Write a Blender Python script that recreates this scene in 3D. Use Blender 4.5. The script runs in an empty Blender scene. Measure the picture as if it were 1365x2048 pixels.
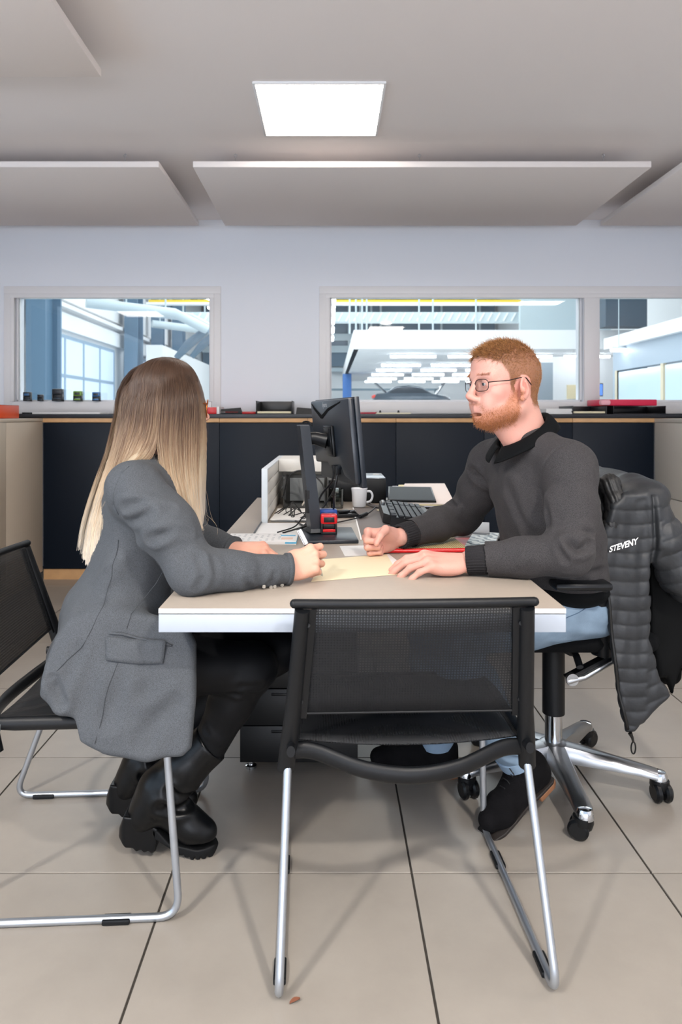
import bpy, bmesh, math, random, time
import numpy as np
from mathutils import Vector, Matrix, Euler

T0 = time.time()
random.seed(7); RNG = np.random.default_rng(7)
SC = bpy.context.scene
COL = SC.collection
PI = math.pi

# ------------------------------------------------------------------ camera
FPX = 1417.0            # focal length in pixels of the 1365x2048 frame
EYE = 1.141             # camera height above the floor
cam_d = bpy.data.cameras.new('camera')
cam = bpy.data.objects.new('camera', cam_d); COL.objects.link(cam)
cam.location = (0, 0, EYE); cam.rotation_euler = (PI/2, 0, 0)
cam_d.sensor_fit = 'VERTICAL'; cam_d.sensor_height = 36.0; cam_d.sensor_width = 36.0
cam_d.lens = 36.0*FPX/2048
cam_d.shift_x = (682.5-660)/2048; cam_d.shift_y = -(1024-833)/2048
cam_d.clip_start = 0.05; cam_d.clip_end = 200
cam_d.dof.use_dof = True; cam_d.dof.focus_distance = 2.0; cam_d.dof.aperture_fstop = 5.6
SC.camera = cam

# ------------------------------------------------------------------ world, exposure
W = bpy.data.worlds.new('world'); SC.world = W; W.use_nodes = True
W.node_tree.nodes['Background'].inputs[0].default_value = (0.62, 0.76, 1.0, 1)
W.node_tree.nodes['Background'].inputs[1].default_value = 0.6
SC.view_settings.view_transform = 'Standard'; SC.view_settings.look = 'None'
SC.view_settings.exposure = -0.10; SC.view_settings.gamma = 1.0
SC.view_settings.use_curve_mapping = False
try:
    SC.cycles.max_bounces = 10; SC.cycles.diffuse_bounces = 5; SC.cycles.transparent_max_bounces = 24
    SC.cycles.sample_clamp_indirect = 6; SC.cycles.caustics_reflective = False; SC.cycles.caustics_refractive = False
    SC.cycles.use_denoising = True
    SC.cycles_curves.shape = 'RIBBONS'
except Exception: pass

def area_light(name, loc, rot, sx, sy, power, color):
    l = bpy.data.lights.new(name, 'AREA'); l.shape = 'RECTANGLE'; l.size = sx; l.size_y = sy
    l.energy = power; l.color = color
    o = bpy.data.objects.new(name, l); COL.objects.link(o); o.location = loc; o.rotation_euler = rot
    return o
# daylight of the shop-front glazing behind the photographer, and of the side towards the left
LED_POWER = 36
area_light('daylight_shop_front', (-0.6, -3.75, 1.35), (PI/2, 0, 0), 5.6, 2.3, 26, (0.66, 0.83, 1.0))
area_light('daylight_left', (-3.35, 0.2, 1.45), (0, -PI/2, 0), 2.1, 4.0, 62, (0.60, 0.80, 1.0))
# added fill lamp behind the camera, tilted up to brighten the ceiling
area_light('ceiling_fill', (-0.4, -3.7, .55), (PI/2+math.radians(46), 0, 0), 5.4, .9, 175, (0.86, 0.90, 1.0))
# the workshop hall: area lamps added below its closed roof to brighten it
area_light('hall_fill', (0.5, 24, 7.6), (0, 0, 0), 15, 26, 2700, (0.95, 0.98, 1.0))
area_light('hall_fill_near', (0.0, 10, 5.3), (0, 0, 0), 12, 6, 700, (0.95, 0.98, 1.0))

# ------------------------------------------------------------------ helpers
def P(px, py, Y):
    """world point at depth Y that is measured at this place of the photograph"""
    return Vector(((px-660)*Y/FPX, Y, EYE-(py-833)*Y/FPX))

def lin(c):
    if isinstance(c, str):
        c = tuple(int(c[i:i+2], 16)/255 for i in (0, 2, 4))
    return tuple((x/12.92 if x <= 0.04045 else ((x+0.055)/1.055)**2.4) for x in c[:3]) + (1.0,)

MATS = {}
def mat(name, col='808080', rough=0.5, metal=0.0, bump=None, var=None, spec=0.5, coat=0.0, sheen=0.0,
        sss=0.0, emit=None, estr=0.0, weave=None, attr=None):
    """procedural Principled material. bump=(scale,strength[,detail]) var=(scale,amount) weave=(scale,strength)"""
    if name in MATS: return MATS[name]
    m = bpy.data.materials.new(name); m.use_nodes = True; MATS[name] = m
    nt = m.node_tree; N = nt.nodes; L = nt.links
    b = N['Principled BSDF']
    c = lin(col)
    b.inputs['Base Color'].default_value = c
    b.inputs['Roughness'].default_value = rough
    b.inputs['Metallic'].default_value = metal
    b.inputs['Specular IOR Level'].default_value = spec
    b.inputs['Coat Weight'].default_value = coat
    b.inputs['Sheen Weight'].default_value = sheen
    if sss:
        b.inputs['Subsurface Weight'].default_value = sss
        b.inputs['Subsurface Radius'].default_value = (0.012, 0.005, 0.003)
        b.inputs['Subsurface Scale'].default_value = 1.0
    if emit:
        b.inputs['Emission Color'].default_value = lin(emit); b.inputs['Emission Strength'].default_value = estr
    tc = N.new('ShaderNodeTexCoord')
    src = None
    if attr:
        a = N.new('ShaderNodeAttribute'); a.attribute_name = attr; src = a.outputs['Color']
        L.new(src, b.inputs['Base Color'])
    if var:
        n = N.new('ShaderNodeTexNoise'); n.inputs['Scale'].default_value = var[0]; n.inputs['Detail'].default_value = 4
        L.new(tc.outputs['Object'], n.inputs['Vector'])
        mr = N.new('ShaderNodeMapRange'); mr.inputs['From Min'].default_value = 0.3; mr.inputs['From Max'].default_value = 0.7
        mr.inputs['To Min'].default_value = 1-var[1]; mr.inputs['To Max'].default_value = 1+var[1]
        L.new(n.outputs['Fac'], mr.inputs['Value'])
        mx = N.new('ShaderNodeVectorMath'); mx.operation = 'SCALE'
        if src: L.new(src, mx.inputs[0])
        else: mx.inputs[0].default_value = c[:3]
        L.new(mr.outputs['Result'], mx.inputs['Scale'])
        L.new(mx.outputs['Vector'], b.inputs['Base Color'])
    h = None
    if bump:
        n = N.new('ShaderNodeTexNoise'); n.inputs['Scale'].default_value = bump[0]
        n.inputs['Detail'].default_value = bump[2] if len(bump) > 2 else 3
        L.new(tc.outputs['Object'], n.inputs['Vector'])
        bp = N.new('ShaderNodeBump'); bp.inputs['Strength'].default_value = bump[1]; bp.inputs['Distance'].default_value = 0.002
        L.new(n.outputs['Fac'], bp.inputs['Height']); L.new(bp.outputs['Normal'], b.inputs['Normal']); h = bp
    return m

class MB:
    """collects shapes; build() links them as one mesh object"""
    def __init__(s): s.bm = bmesh.new()
    def _add(s, tmp, M=None):
        me = bpy.data.meshes.new('t'); tmp.to_mesh(me); tmp.free()
        if M is not None: me.transform(M)
        s.bm.from_mesh(me); bpy.data.meshes.remove(me); return s
    def box(s, c, size, bev=0.0, rot=None, seg=2):
        t = bmesh.new(); bmesh.ops.create_cube(t, size=1.0)
        bmesh.ops.scale(t, vec=size, verts=t.verts)
        if bev > 0:
            bmesh.ops.bevel(t, geom=list(t.edges), offset=min(bev, min(size)*0.49), segments=seg, affect='EDGES', profile=0.5)
        M = Matrix.Translation(c)
        if rot is not None: M = M @ Euler(rot).to_matrix().to_4x4()
        return s._add(t, M)
    def bx(s, x0, x1, y0, y1, z0, z1, bev=0.0):
        return s.box(((x0+x1)/2, (y0+y1)/2, (z0+z1)/2), (abs(x1-x0), abs(y1-y0), abs(z1-z0)), bev)
    def tube(s, pts, r, n=10, cap=True, flat=None, closed=False):
        pts = [Vector(p) for p in pts]; K = len(pts)
        rs = list(r) if hasattr(r, '__len__') else [r]*K
        tg = []
        for i in range(K):
            if closed: d = pts[(i+1) % K]-pts[i-1]
            else: d = pts[min(i+1, K-1)]-pts[max(i-1, 0)]
            tg.append(d.normalized() if d.length > 1e-9 else Vector((0, 0, 1)))
        up = Vector((0, 0, 1)) if abs(tg[0].z) < 0.9 else Vector((0, 1, 0))
        if flat: up = Vector(flat[0]).normalized()
        u = (up-tg[0]*up.dot(tg[0])).normalized()
        rings = []
        for i in range(K):
            u = (u-tg[i]*u.dot(tg[i])).normalized(); v = tg[i].cross(u)
            fu = flat[1] if flat else 1.0
            rings.append([s.bm.verts.new(pts[i]+(u*math.cos(2*PI*j/n)*fu+v*math.sin(2*PI*j/n))*rs[i]) for j in range(n)])
        rng = range(K) if closed else range(K-1)
        for i in rng:
            A, B = rings[i], rings[(i+1) % K]
            for j in range(n):
                s.bm.faces.new((A[j], A[(j+1) % n], B[(j+1) % n], B[j]))
        if cap and not closed:
            s.bm.faces.new(rings[0][::-1]); s.bm.faces.new(rings[-1])
        return s
    def lathe(s, prof, c=(0, 0, 0), n=24, M=None):
        """prof: (radius, z) list, about the z axis"""
        t = bmesh.new(); rings = []
        for (r, z) in prof:
            if r < 1e-6: rings.append([t.verts.new((0, 0, z))])
            else: rings.append([t.verts.new((r*math.cos(2*PI*j/n), r*math.sin(2*PI*j/n), z)) for j in range(n)])
        for A, B in zip(rings[:-1], rings[1:]):
            for j in range(n):
                a0, a1 = A[j % len(A)], A[(j+1) % len(A)]; b0, b1 = B[j % len(B)], B[(j+1) % len(B)]
                vs = []
                for v in (a0, a1, b1, b0):
                    if v not in vs: vs.append(v)
                if len(vs) >= 3: t.faces.new(vs)
        if len(rings[0]) > 1: t.faces.new(rings[0][::-1])
        if len(rings[-1]) > 1: t.faces.new(rings[-1])
        return s._add(t, Matrix.Translation(c) @ (M if M is not None else Matrix()))
    def prism(s, poly, z0, z1, M=None, bev=0.0):
        """polygon in xy extruded from z0 to z1"""
        t = bmesh.new()
        a = [t.verts.new((x, y, z0)) for x, y in poly]; b = [t.verts.new((x, y, z1)) for x, y in poly]
        n = len(poly)
        t.faces.new(a[::-1]); t.faces.new(b)
        for i in range(n): t.faces.new((a[i], a[(i+1) % n], b[(i+1) % n], b[i]))
        bmesh.ops.recalc_face_normals(t, faces=list(t.faces))
        if bev > 0: bmesh.ops.bevel(t, geom=list(t.edges), offset=bev, segments=2, affect='EDGES', profile=0.5)
        return s._add(t, M)
    def hexa(s, A, B):
        """solid between two quads of 4 points each"""
        t = bmesh.new(); a = [t.verts.new(p) for p in A]; b = [t.verts.new(p) for p in B]
        t.faces.new(a[::-1]); t.faces.new(b)
        for i in range(4): t.faces.new((a[i], a[(i+1) % 4], b[(i+1) % 4], b[i]))
        bmesh.ops.recalc_face_normals(t, faces=list(t.faces))
        return s._add(t)
    def ball(s, c, r, n=16, M=None):
        t = bmesh.new(); bmesh.ops.create_uvsphere(t, u_segments=n, v_segments=max(6, n//2), radius=1)
        rr = r if hasattr(r, '__len__') else (r, r, r)
        bmesh.ops.scale(t, vec=rr, verts=t.verts)
        return s._add(t, Matrix.Translation(c) @ (M if M is not None else Matrix()))
    def build(s, name, m, parent=None, smooth=40, inv=None):
        me = bpy.data.meshes.new(name)
        if inv is not None: bmesh.ops.transform(s.bm, matrix=inv, verts=s.bm.verts)
        s.bm.to_mesh(me); s.bm.free()
        return link_mesh(name, me, m, parent, smooth)

def link_mesh(name, me, m, parent=None, smooth=40):
    if m is not None: me.materials.append(m)
    if smooth:
        me.polygons.foreach_set('use_smooth', [True]*len(me.polygons))
        if smooth < 170: me.set_sharp_from_angle(angle=math.radians(smooth))
    o = bpy.data.objects.new(name, me); COL.objects.link(o)
    if parent is not None: o.parent = parent
    return o

def fillet(pts, r, n=5):
    """polyline with its inner corners rounded to radius about r"""
    pts = [Vector(p) for p in pts]; out = [pts[0]]
    for i in range(1, len(pts)-1):
        a, b, c = pts[i-1], pts[i], pts[i+1]
        d0 = (a-b); d1 = (c-b); t = min(r, d0.length*0.49, d1.length*0.49)
        p0 = b+d0.normalized()*t; p1 = b+d1.normalized()*t
        for k in range(n+1):
            f = k/n; out.append(p0*(1-f)**2+b*2*f*(1-f)+p1*f*f)
    out.append(pts[-1]); return out

def spline(pts, n=8):
    """Catmull-Rom through the points"""
    p = [Vector(q) for q in pts]; p = [p[0]*2-p[1]]+p+[p[-1]*2-p[-2]]; out = []
    for i in range(1, len(p)-2):
        for k in range(n):
            t = k/n; a, b, c, d = p[i-1], p[i], p[i+1], p[i+2]
            out.append(0.5*((2*b)+(c-a)*t+(2*a-5*b+4*c-d)*t*t+(3*b-a-3*c+d)*t**3))
    out.append(p[-2]); return out

def tag(o, label=None, cat=None, group=None, kind=None):
    if label: o['label'] = label
    if cat: o['category'] = cat
    if group: o['group'] = group
    if kind: o['kind'] = kind
    return o
def thing(name, label, cat, loc=(0, 0, 0), rotz=0.0, group=None, rot=None):
    o = bpy.data.objects.new(name, None); COL.objects.link(o)
    o.location = loc; o.rotation_euler = rot if rot else (0, 0, rotz); o.empty_display_size = 0.05
    return tag(o, label, cat, group)
def structure(name, mb, m, parent=None, smooth=30):
    o = mb.build(name, m, parent, smooth)
    if parent is None: o['kind'] = 'structure'
    return o
def copy_tree(o, parent=None):
    c = o.copy(); COL.objects.link(c)
    if parent is not None: c.parent = parent
    for ch in list(o.children): copy_tree(ch, c)
    return c
def inv_of(root):
    """matrix taking world points into the frame of a top-level thing"""
    return (Matrix.Translation(root.location) @ root.rotation_euler.to_matrix().to_4x4()).inverted()
# ================================================================== THE ROOM
CEIL = 2.64; YW = 5.40; XL = -3.5; XR = 3.6; YB = -4.0
m_wall = mat('wall_paint', 'e8ebf1', 0.75, bump=(60, .05), spec=.3)
m_ceil = mat('ceiling_paint', 'efe9e6', 0.85, spec=.2)
m_white = mat('white_lacquer', 'e6e4e4', 0.45)
m_alu = mat('alu_white', 'e8e8ea', 0.4)
m_grout = mat('grout', '38342f', 0.95)

def tile_mat():
    m = bpy.data.materials.new('floor_tile'); m.use_nodes = True; nt = m.node_tree; N, L = nt.nodes, nt.links
    b = N['Principled BSDF']
    geo = N.new('ShaderNodeNewGeometry'); oi = N.new('ShaderNodeObjectInfo')
    n1 = N.new('ShaderNodeTexNoise'); n1.inputs['Scale'].default_value = 3.2; n1.inputs['Detail'].default_value = 6; n1.inputs['Roughness'].default_value = .62
    n2 = N.new('ShaderNodeTexNoise'); n2.inputs['Scale'].default_value = 90; n2.inputs['Detail'].default_value = 3
    L.new(geo.outputs['Position'], n1.inputs['Vector']); L.new(geo.outputs['Position'], n2.inputs['Vector'])
    cr = N.new('ShaderNodeValToRGB'); cr.color_ramp.elements[0].position = .3; cr.color_ramp.elements[1].position = .7
    cr.color_ramp.elements[0].color = lin('918a82'); cr.color_ramp.elements[1].color = lin('9f988f')
    L.new(n1.outputs['Fac'], cr.inputs['Fac'])
    mr = N.new('ShaderNodeMapRange'); mr.inputs['To Min'].default_value = .965; mr.inputs['To Max'].default_value = 1.035
    L.new(oi.outputs['Random'], mr.inputs['Value'])
    vm = N.new('ShaderNodeVectorMath'); vm.operation = 'SCALE'
    L.new(cr.outputs['Color'], vm.inputs[0]); L.new(mr.outputs['Result'], vm.inputs['Scale'])
    L.new(vm.outputs['Vector'], b.inputs['Base Color'])
    r2 = N.new('ShaderNodeMapRange'); r2.inputs['To Min'].default_value = .30; r2.inputs['To Max'].default_value = .46
    L.new(n1.outputs['Fac'], r2.inputs['Value']); L.new(r2.outputs['Result'], b.inputs['Roughness'])
    bp = N.new('ShaderNodeBump'); bp.inputs['Strength'].default_value = .06; bp.inputs['Distance'].default_value = .001
    L.new(n2.outputs['Fac'], bp.inputs['Height']); L.new(bp.outputs['Normal'], b.inputs['Normal'])
    return m
m_tile = tile_mat()
fl = structure('floor', MB().bx(XL-.2, XR+.2, YB-.2, YW+.1, -.15, -.0035), m_grout)
tb = MB().box((0, 0, -.004), (.5945, .5945, .008), .0006, seg=1)
tile0 = tb.build('tile', m_tile, fl, 30)
tx = [.205-.3+.6*k for k in range(-6, 7)]; ty = [1.771-.3+.6*k for k in range(-9, 8)]
first = True
for x in tx:
    for y in ty:
        if x < XL-.3 or x > XR+.3 or y > YW+.2 or y < YB-.2: continue
        if y < .2 and abs(x) > 2.6: continue
        o = tile0 if first else tile0.copy()
        if not first: COL.objects.link(o)
        first = False
        o.parent = fl; o.location = (x, y, 0)

structure('ceiling', MB().bx(XL-.1, XR+.1, YB-.1, YW+.1, CEIL, CEIL+.15), m_ceil)
def PX(px): return (px-660)*YW/FPX
def PZ(py): return EYE-(py-833)*YW/FPX
w1 = (PX(30), PX(421)); w2 = (PX(660), PX(1167)); w3 = (PX(1200), 3.2)
z0, z1 = PZ(803), PZ(598)+.026; ZG = EYE+235*5.48/FPX
mb = MB()
mb.bx(XL, XR, YW, YW+.16, 0, z0).bx(XL, XR, YW, YW+.16, z1, CEIL)
mb.bx(XL, w1[0], YW, YW+.16, z0, z1).bx(w1[1], w2[0], YW, YW+.16, z0, z1).bx(w2[1], w3[0], YW, YW+.16, z0, z1).bx(w3[1], XR, YW, YW+.16, z0, z1)
structure('wall_back', mb, m_wall)
structure('wall_right', MB().bx(XR, XR+.15, YB, YW+.1, 0, CEIL), m_wall)
structure('wall_left', MB().bx(XL-.15, XL, YB, -2.2, 0, CEIL).bx(XL-.15, XL, 2.6, YW+.1, 0, CEIL).bx(XL-.15, XL, -2.2, 2.6, 0, .3).bx(XL-.15, XL, -2.2, 2.6, 2.5, CEIL), m_wall)
structure('wall_front', MB().bx(XL, XR, YB-.15, YB, 0, .15).bx(XL, XR, YB-.15, YB, 2.52, CEIL).bx(2.4, XR, YB-.15, YB, .15, 2.52).bx(XL, -3.45, YB-.15, YB, .15, 2.52), m_wall)

# glass: thin clear pane, faint reflections by Fresnel
def glass_mat(name='window_glass', tint=(.97, .985, .985)):
    m = bpy.data.materials.new(name); m.use_nodes = True; nt = m.node_tree; N, L = nt.nodes, nt.links
    N.remove(N['Principled BSDF'])
    tr = N.new('ShaderNodeBsdfTransparent'); tr.inputs[0].default_value = (*tint, 1)
    gl = N.new('ShaderNodeBsdfGlossy'); gl.inputs['Roughness'].default_value = .02
    fr = N.new('ShaderNodeFresnel'); fr.inputs[0].default_value = 1.45
    mx = N.new('ShaderNodeMixShader')
    L.new(fr.outputs[0], mx.inputs[0]); L.new(tr.outputs[0], mx.inputs[1]); L.new(gl.outputs[0], mx.inputs[2])
    L.new(mx.outputs[0], N['Material Output'].inputs[0]); return m
m_glass = glass_mat()
def window(name, x0, x1, sill=True):
    f = MB()
    t = .045; yf = YW+.03
    for (a, b, c, d) in ((x0-.002, x1+.002, ZG, z1+.002), (x0-.002, x1+.002, z0-.002, z0+t-.032)):
        f.bx(a, b, yf, yf+.05, c, d, .003)
    f.bx(x0-.002, x0+.014, yf, yf+.05, z0, z1, .003).bx(x1-.014, x1+.002, yf, yf+.05, z0, z1, .003)
    o = structure(name, f, m_alu)
    g = MB().bx(x0+.01, x1-.01, yf+.02, yf+.026, z0+.01, ZG+.002).build('pane', m_glass, o, 0)
    return o
window('window_1', *w1); window('window_2', *w2); window('window_3', *w3)
# flat architraves standing proud of the wall, with a thin inner bead
def architrave(name, x0, x1, mull=()):
    t = MB(); ya, yb = YW-.014, YW+.002; T = PZ(573); zb = 1.162
    t.bx(x0-.08, x1+.08, ya, yb, z1+.012, T, .003)
    t.bx(x0-.08, x0-.012, ya, yb, zb, z1+.012, .003).bx(x1+.012, x1+.08, ya, yb, zb, z1+.012, .003)
    t.bx(x0-.012, x1+.012, ya-.012, yb+.05, zb, z0-.002, .004)      # the sill board
    # inner bead
    t.bx(x0-.03, x1+.03, ya-.008, yb, z1-.020, z1+.014, .001)
    t.bx(x0-.03, x0+.001, ya-.008, yb, z0, z1-.018, .001).bx(x1-.001, x1+.03, ya-.008, yb, z0, z1-.018, .001)
    for (a, b) in mull: t.bx(a+.004, b-.004, ya, yb, z0-.002, z1+.012, .003)
    return structure(name, t, m_white)
architrave('trim_1', *w1); architrave('trim_2', w2[0], w3[1], [(w2[1], w3[0])])

# ------------------------------------------------------------------ ceiling sails and lamps
m_sail = mat('acoustic_felt', 'ebe4e0', .9, bump=(400, .15), spec=.1)
m_steel = mat('bright_steel', 'b8babd', .3, 1.0)
def sail(label, x0, x1, y0, y1, zb=2.52):
    t = thing('acoustic_panel', label, 'ceiling panel', ((x0+x1)/2, (y0+y1)/2, zb), 0, 'acoustic sails under the ceiling')
    w, d = (x1-x0)/2, (y1-y0)/2
    MB().bx(-w, w, -d, d, 0, .034, .003).build('felt_board', m_sail, t)
    n = 3 if w > 1 else 2
    for k in range(n):
        for s in (-1, 1):
            xx = (-w+.22+(2*w-.44)*k/(n-1)); yy = s*(d-.12)
            MB().tube([(xx, yy, .034), (xx, yy, .12)], .0012, 6).lathe([(.008, .0), (.008, .004), (0, .012)], (xx, yy, .034), 10)\
                .tube([(xx+.008*math.cos(a), yy, .108+.008*math.sin(a)) for a in np.linspace(0, 2*PI, 13)[:-1]], .0015, 6, closed=True)\
                .build('wire_hanger', m_steel, t)
    return t
y0s, y1s = 3.92, 5.12
sail('long white acoustic sail hanging in the middle, before the back wall', (386-660)*y0s/FPX, (1304-660)*y0s/FPX, y0s, y1s)
sail('white acoustic sail hanging above the blonde woman, before the back wall', (318-660)*y0s/FPX-2.39, (318-660)*y0s/FPX, y0s, y1s)
sail('white acoustic sail at the right edge, mostly outside the frame', .29*y0s*1.72, .29*y0s*1.72+1.7, y0s, y1s)
sail('white acoustic sail in the top left corner, nearest the camera', (203-660)*2.88/FPX-2.2, (203-660)*2.88/FPX, 1.68, 2.88)

m_led = mat('led_diffuser', 'ffffff', .5, emit='fff3e8', estr=LED_POWER*1.1)
m_frame = mat('lamp_frame', 'ececec', .4)
m_led_dim = mat('led_diffuser_dimmed', 'ffffff', .5, emit='fff4ea', estr=LED_POWER*.42)
def led(label, x, y, s=.6, m_em=None):
    t = thing('led_panel_light', label, 'ceiling light', (x, y, CEIL), 0, 'square light panels in the ceiling')
    h = s/2
    f = MB().bx(-h, h, -h, -h+.012, -.012, 0, .002).bx(-h, h, h-.012, h, -.012, 0, .002).bx(-h, -h+.012, -h+.012, h-.012, -.012, 0, .002).bx(h-.012, h, -h+.012, h-.012, -.012, 0, .002)
    f.build('lamp_frame', m_frame, t)
    MB().bx(-h+.012, h-.012, -h+.012, h-.012, -.008, -.001).build('diffuser', m_em or m_led, t)
led('square light panel in view, over the desk', -.047, 3.465, m_em=m_led_dim)
led('ceiling light panel behind the camera, left', -1.43, -1.10)
led('ceiling light panel behind the camera, right', .95, -1.12)
led('ceiling light panel outside the frame, far left', -2.75, .6, m_em=m_led_dim)
led('ceiling light panel outside the frame, far right', 2.75, 1.7, m_em=m_led_dim)
led('ceiling light panel behind the camera, farthest back', -.2, -2.6, m_em=m_led_dim)

# two round downlights just behind the camera throw the crisp chair shadows on the floor
for lb, x, y in (('round ceiling downlight behind the camera, left', -1.43, -.27), ('round ceiling downlight behind the camera, right', .90, -.36)):
    t = thing('downlight', lb, 'ceiling light', (x, y, CEIL), 0, 'round downlights in the ceiling')
    MB().lathe([(.075, 0), (.095, 0), (.095, -.006), (.078, -.010), (.075, 0)], (0, 0, 0), 28).build('trim_ring', m_frame, t)
    MB().lathe([(0, -.001), (.074, -.001), (.074, -.0005), (0, -.0005)], (0, 0, 0), 24).build('reflector', m_frame, t)
    l = area_light('downlight_lamp', (x, y, CEIL-.012), (0, 0, 0), .14, .14, 76, (1, .95, .88)); l.data.shape = 'DISK'
# ------------------------------------------------------------------ low storage along three sides
m_navy = mat('navy_laminate', '0c1622', .45, spec=.22)
m_carc = mat('dark_carcass', '0d0f12', .6)
m_oak = mat('oak_edge', 'c49a6c', .5, var=(14, .08))
m_top = mat('black_worktop', '22242a', .38)
m_beige = mat('beige_laminate', 'c9bba8', .5)
m_greige = mat('greige_laminate', 'c4bfb6', .5)
YF = 4.95; XA = -2.005; DW = .617
ords = ['first', 'second', 'third', 'fourth', 'fifth', 'sixth', 'seventh', 'eighth', 'ninth', 'tenth']
notes = ['beside the beige unit and the orange binder', 'behind the blonde hair', 'left of the monitor stand', 'behind the monitor', 'behind the black box and tablet', 'behind the bearded man', 'beside the grey unit at the right']
for k in range(7):
    x0 = XA+DW*k; x1 = min(x0+DW, 2.268)
    t = thing('storage_cabinet', 'navy low cabinet under the black worktop, %s' % notes[k], 'cabinet', (x0, YF, 0), 0, 'navy low cabinets')
    w = x1-x0
    MB().bx(.001, w-.001, .021, .44, .075, 1.098).build('carcass', m_carc, t)
    MB().bx(.0015, w-.0015, 0, .018, .078, 1.095, .0015).build('door', m_navy, t)
    MB().bx(.0, w, .012, .06, 0, .072).build('plinth', m_oak, t)
t = thing('worktop', 'long thin black worktop with an oak underside along the back wall', 'worktop', (0, YF, 0))
MB().bx(XA-.44, 2.70, -.012, .448, 1.130, 1.158, .002).build('top_board', m_top, t)
oak = MB()
for k in range(0, 8, 1):
    xa = XA-.44 if k == 0 else XA+DW*k+.001; xb = XA+DW*(k+1)-.0015
    if k == 7: xb = 2.70; xa = XA+DW*7
    if k == 7 and xa >= xb: continue
    oak.bx(xa, xb, -.004, .445, 1.100, 1.1295, .001)
oak.build('oak_board', m_oak, t)
for k in range(3):
    ya = 3.83-1.12*k
    t = thing('side_cabinet', ['beige side cabinet at the left wall, orange binder on its top', 'beige side cabinet left of the frame, next one nearer', 'beige side cabinet left of the frame, nearest'][k], 'cabinet', (XA, ya, 0), 0, 'beige side cabinets')
    MB().bx(-.44, -.021, 0, 1.118, .0, 1.098).build('carcass', m_beige, t)
    MB().bx(-.019, -.001, .002, .5585, .06, 1.104, .0015).build('door', m_beige, t)
    MB().bx(-.019, -.001, .5615, 1.118, .06, 1.104, .0015).build('door', m_beige, t)
    MB().bx(-.44, .002, 0, 1.118, 1.106, 1.127, .002).build('top_board', m_beige, t)
for k in range(3):
    ya = 3.83-1.12*k
    t = thing('side_cabinet', ['greige side cabinet at the right, behind the puffer jacket', 'greige side cabinet right of the frame, next one nearer', 'greige side cabinet right of the frame, nearest'][k], 'cabinet', (2.27, ya, 0), 0, 'greige side cabinets')
    MB().bx(.021, .44, 0, 1.118, .0, 1.098).build('carcass', m_greige, t)
    for j, (za, zb) in enumerate(((.06, .590), (.596, 1.098))):
        MB().bx(.001, .019, .002, .5585, za, zb, .0015).build('door', m_greige, t)
        MB().bx(.001, .019, .5615, 1.118, za, zb, .0015).build('door', m_greige, t)
    MB().bx(-.002, .44, 0, 1.118, 1.100, 1.127, .002).build('top_board', m_greige, t)
# ================================================================== THE WORKSHOP HALL BEHIND THE WINDOWS
m_hfloor = mat('hall_floor', 'c6c9ca', .35, var=(1.5, .06))
m_hwall = mat('hall_wall', 'eeeff0', .7)
m_hblue = mat('hall_blue_steel', '56748c', .55)
m_hslate = mat('hall_slate', '64798a', .6)
m_hbeam = mat('hall_beam', 'c2d0d6', .5)
m_yellow = mat('crane_yellow', 'e8c630', .5)
m_hdoor = mat('translucent_door', 'd3e2f4', .25, emit='cfe2f8', estr=.30)
m_hwin = mat('hall_glazing', 'bcd0e0', .12, emit='b9d2ea', estr=.25)
m_mull = mat('door_mullion', '8ea4b8', .5)
structure('ground', MB().bx(-9, 12, YW+.3, 46, -.12, -.001), m_hfloor).name = 'workshop_floor'
structure('wall_workshop_rear', MB().bx(-9, 12, 45, 45.2, 0, 9), m_hwall)
structure('wall_workshop_left', MB().bx(-8.3, -8.1, YW+.3, 45, 0, 9), m_hwall)
structure('wall_workshop_right', MB().bx(10.6, 10.8, YW+.3, 45, 0, 9), m_hwall)
structure('ceiling_workshop', MB().bx(-9, 12, YW+.3, 46, 8.6, 8.8), m_hbeam)
structure('wall_workshop_near', MB().bx(-9, -3.7, YW+.2, YW+.35, 0, 8.6).bx(3.8, 11, YW+.2, YW+.35, 0, 8.6).bx(-3.7, 3.8, YW+.2, YW+.35, 2.9, 8.6), m_hwall)

# sectional doors in the left wall
def hall_door(label, ya, yb, zt, n):
    t = thing('sectional_door', label, 'door', (-8.05, ya, 0), 0, 'glazed doors of the workshop')
    L_ = yb-ya
    for i in range(n):
        a = L_*i/n; b = L_*(i+1)/n
        for j in range(3):
            MB().bx(0, .03, a+.05, b-.05, .05+zt*j/3, zt*(j+1)/3-.05).build('pane', m_hdoor, t)
    f = MB()
    for i in range(n+1): f.bx(-.01, .05, L_*i/n-.06, L_*i/n+.06, 0, zt+.02)
    for j in range(4): f.bx(-.01, .045, 0, L_, zt*j/3-.05, zt*j/3+.05)
    f.build('door_frame', m_mull, t)
hall_door('glazed sectional door seen left of the woman, nearest of the three', 19.8, 26.3, 3.56, 4)
hall_door('glazed sectional door seen behind the blonde hair, middle one', 27.9, 34.4, 3.56, 4)
hall_door('glazed sectional door farthest back in the workshop', 36, 42, 3.56, 4)
for i, (y, w) in enumerate(((18.6, .55), (27.1, .42), (30.9, .22), (35.2, .42))):
    t = thing('steel_column', ['broad blue steel column at the left window edge', 'blue steel column left of the blonde head', 'slim blue steel column behind the blonde head', 'blue steel column farthest along the door wall'][i], 'column', (-7.5, y, 0), 0, 'blue columns of the door wall')
    MB().bx(-.25, .25, -w, -w+.08, 0, 8.5).bx(-.25, .25, w-.08, w, 0, 8.5).build('flange', m_hblue, t)
    MB().bx(-.04, .04, -w+.08, w-.08, 0, 8.5).build('web', m_hblue, t)
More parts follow.
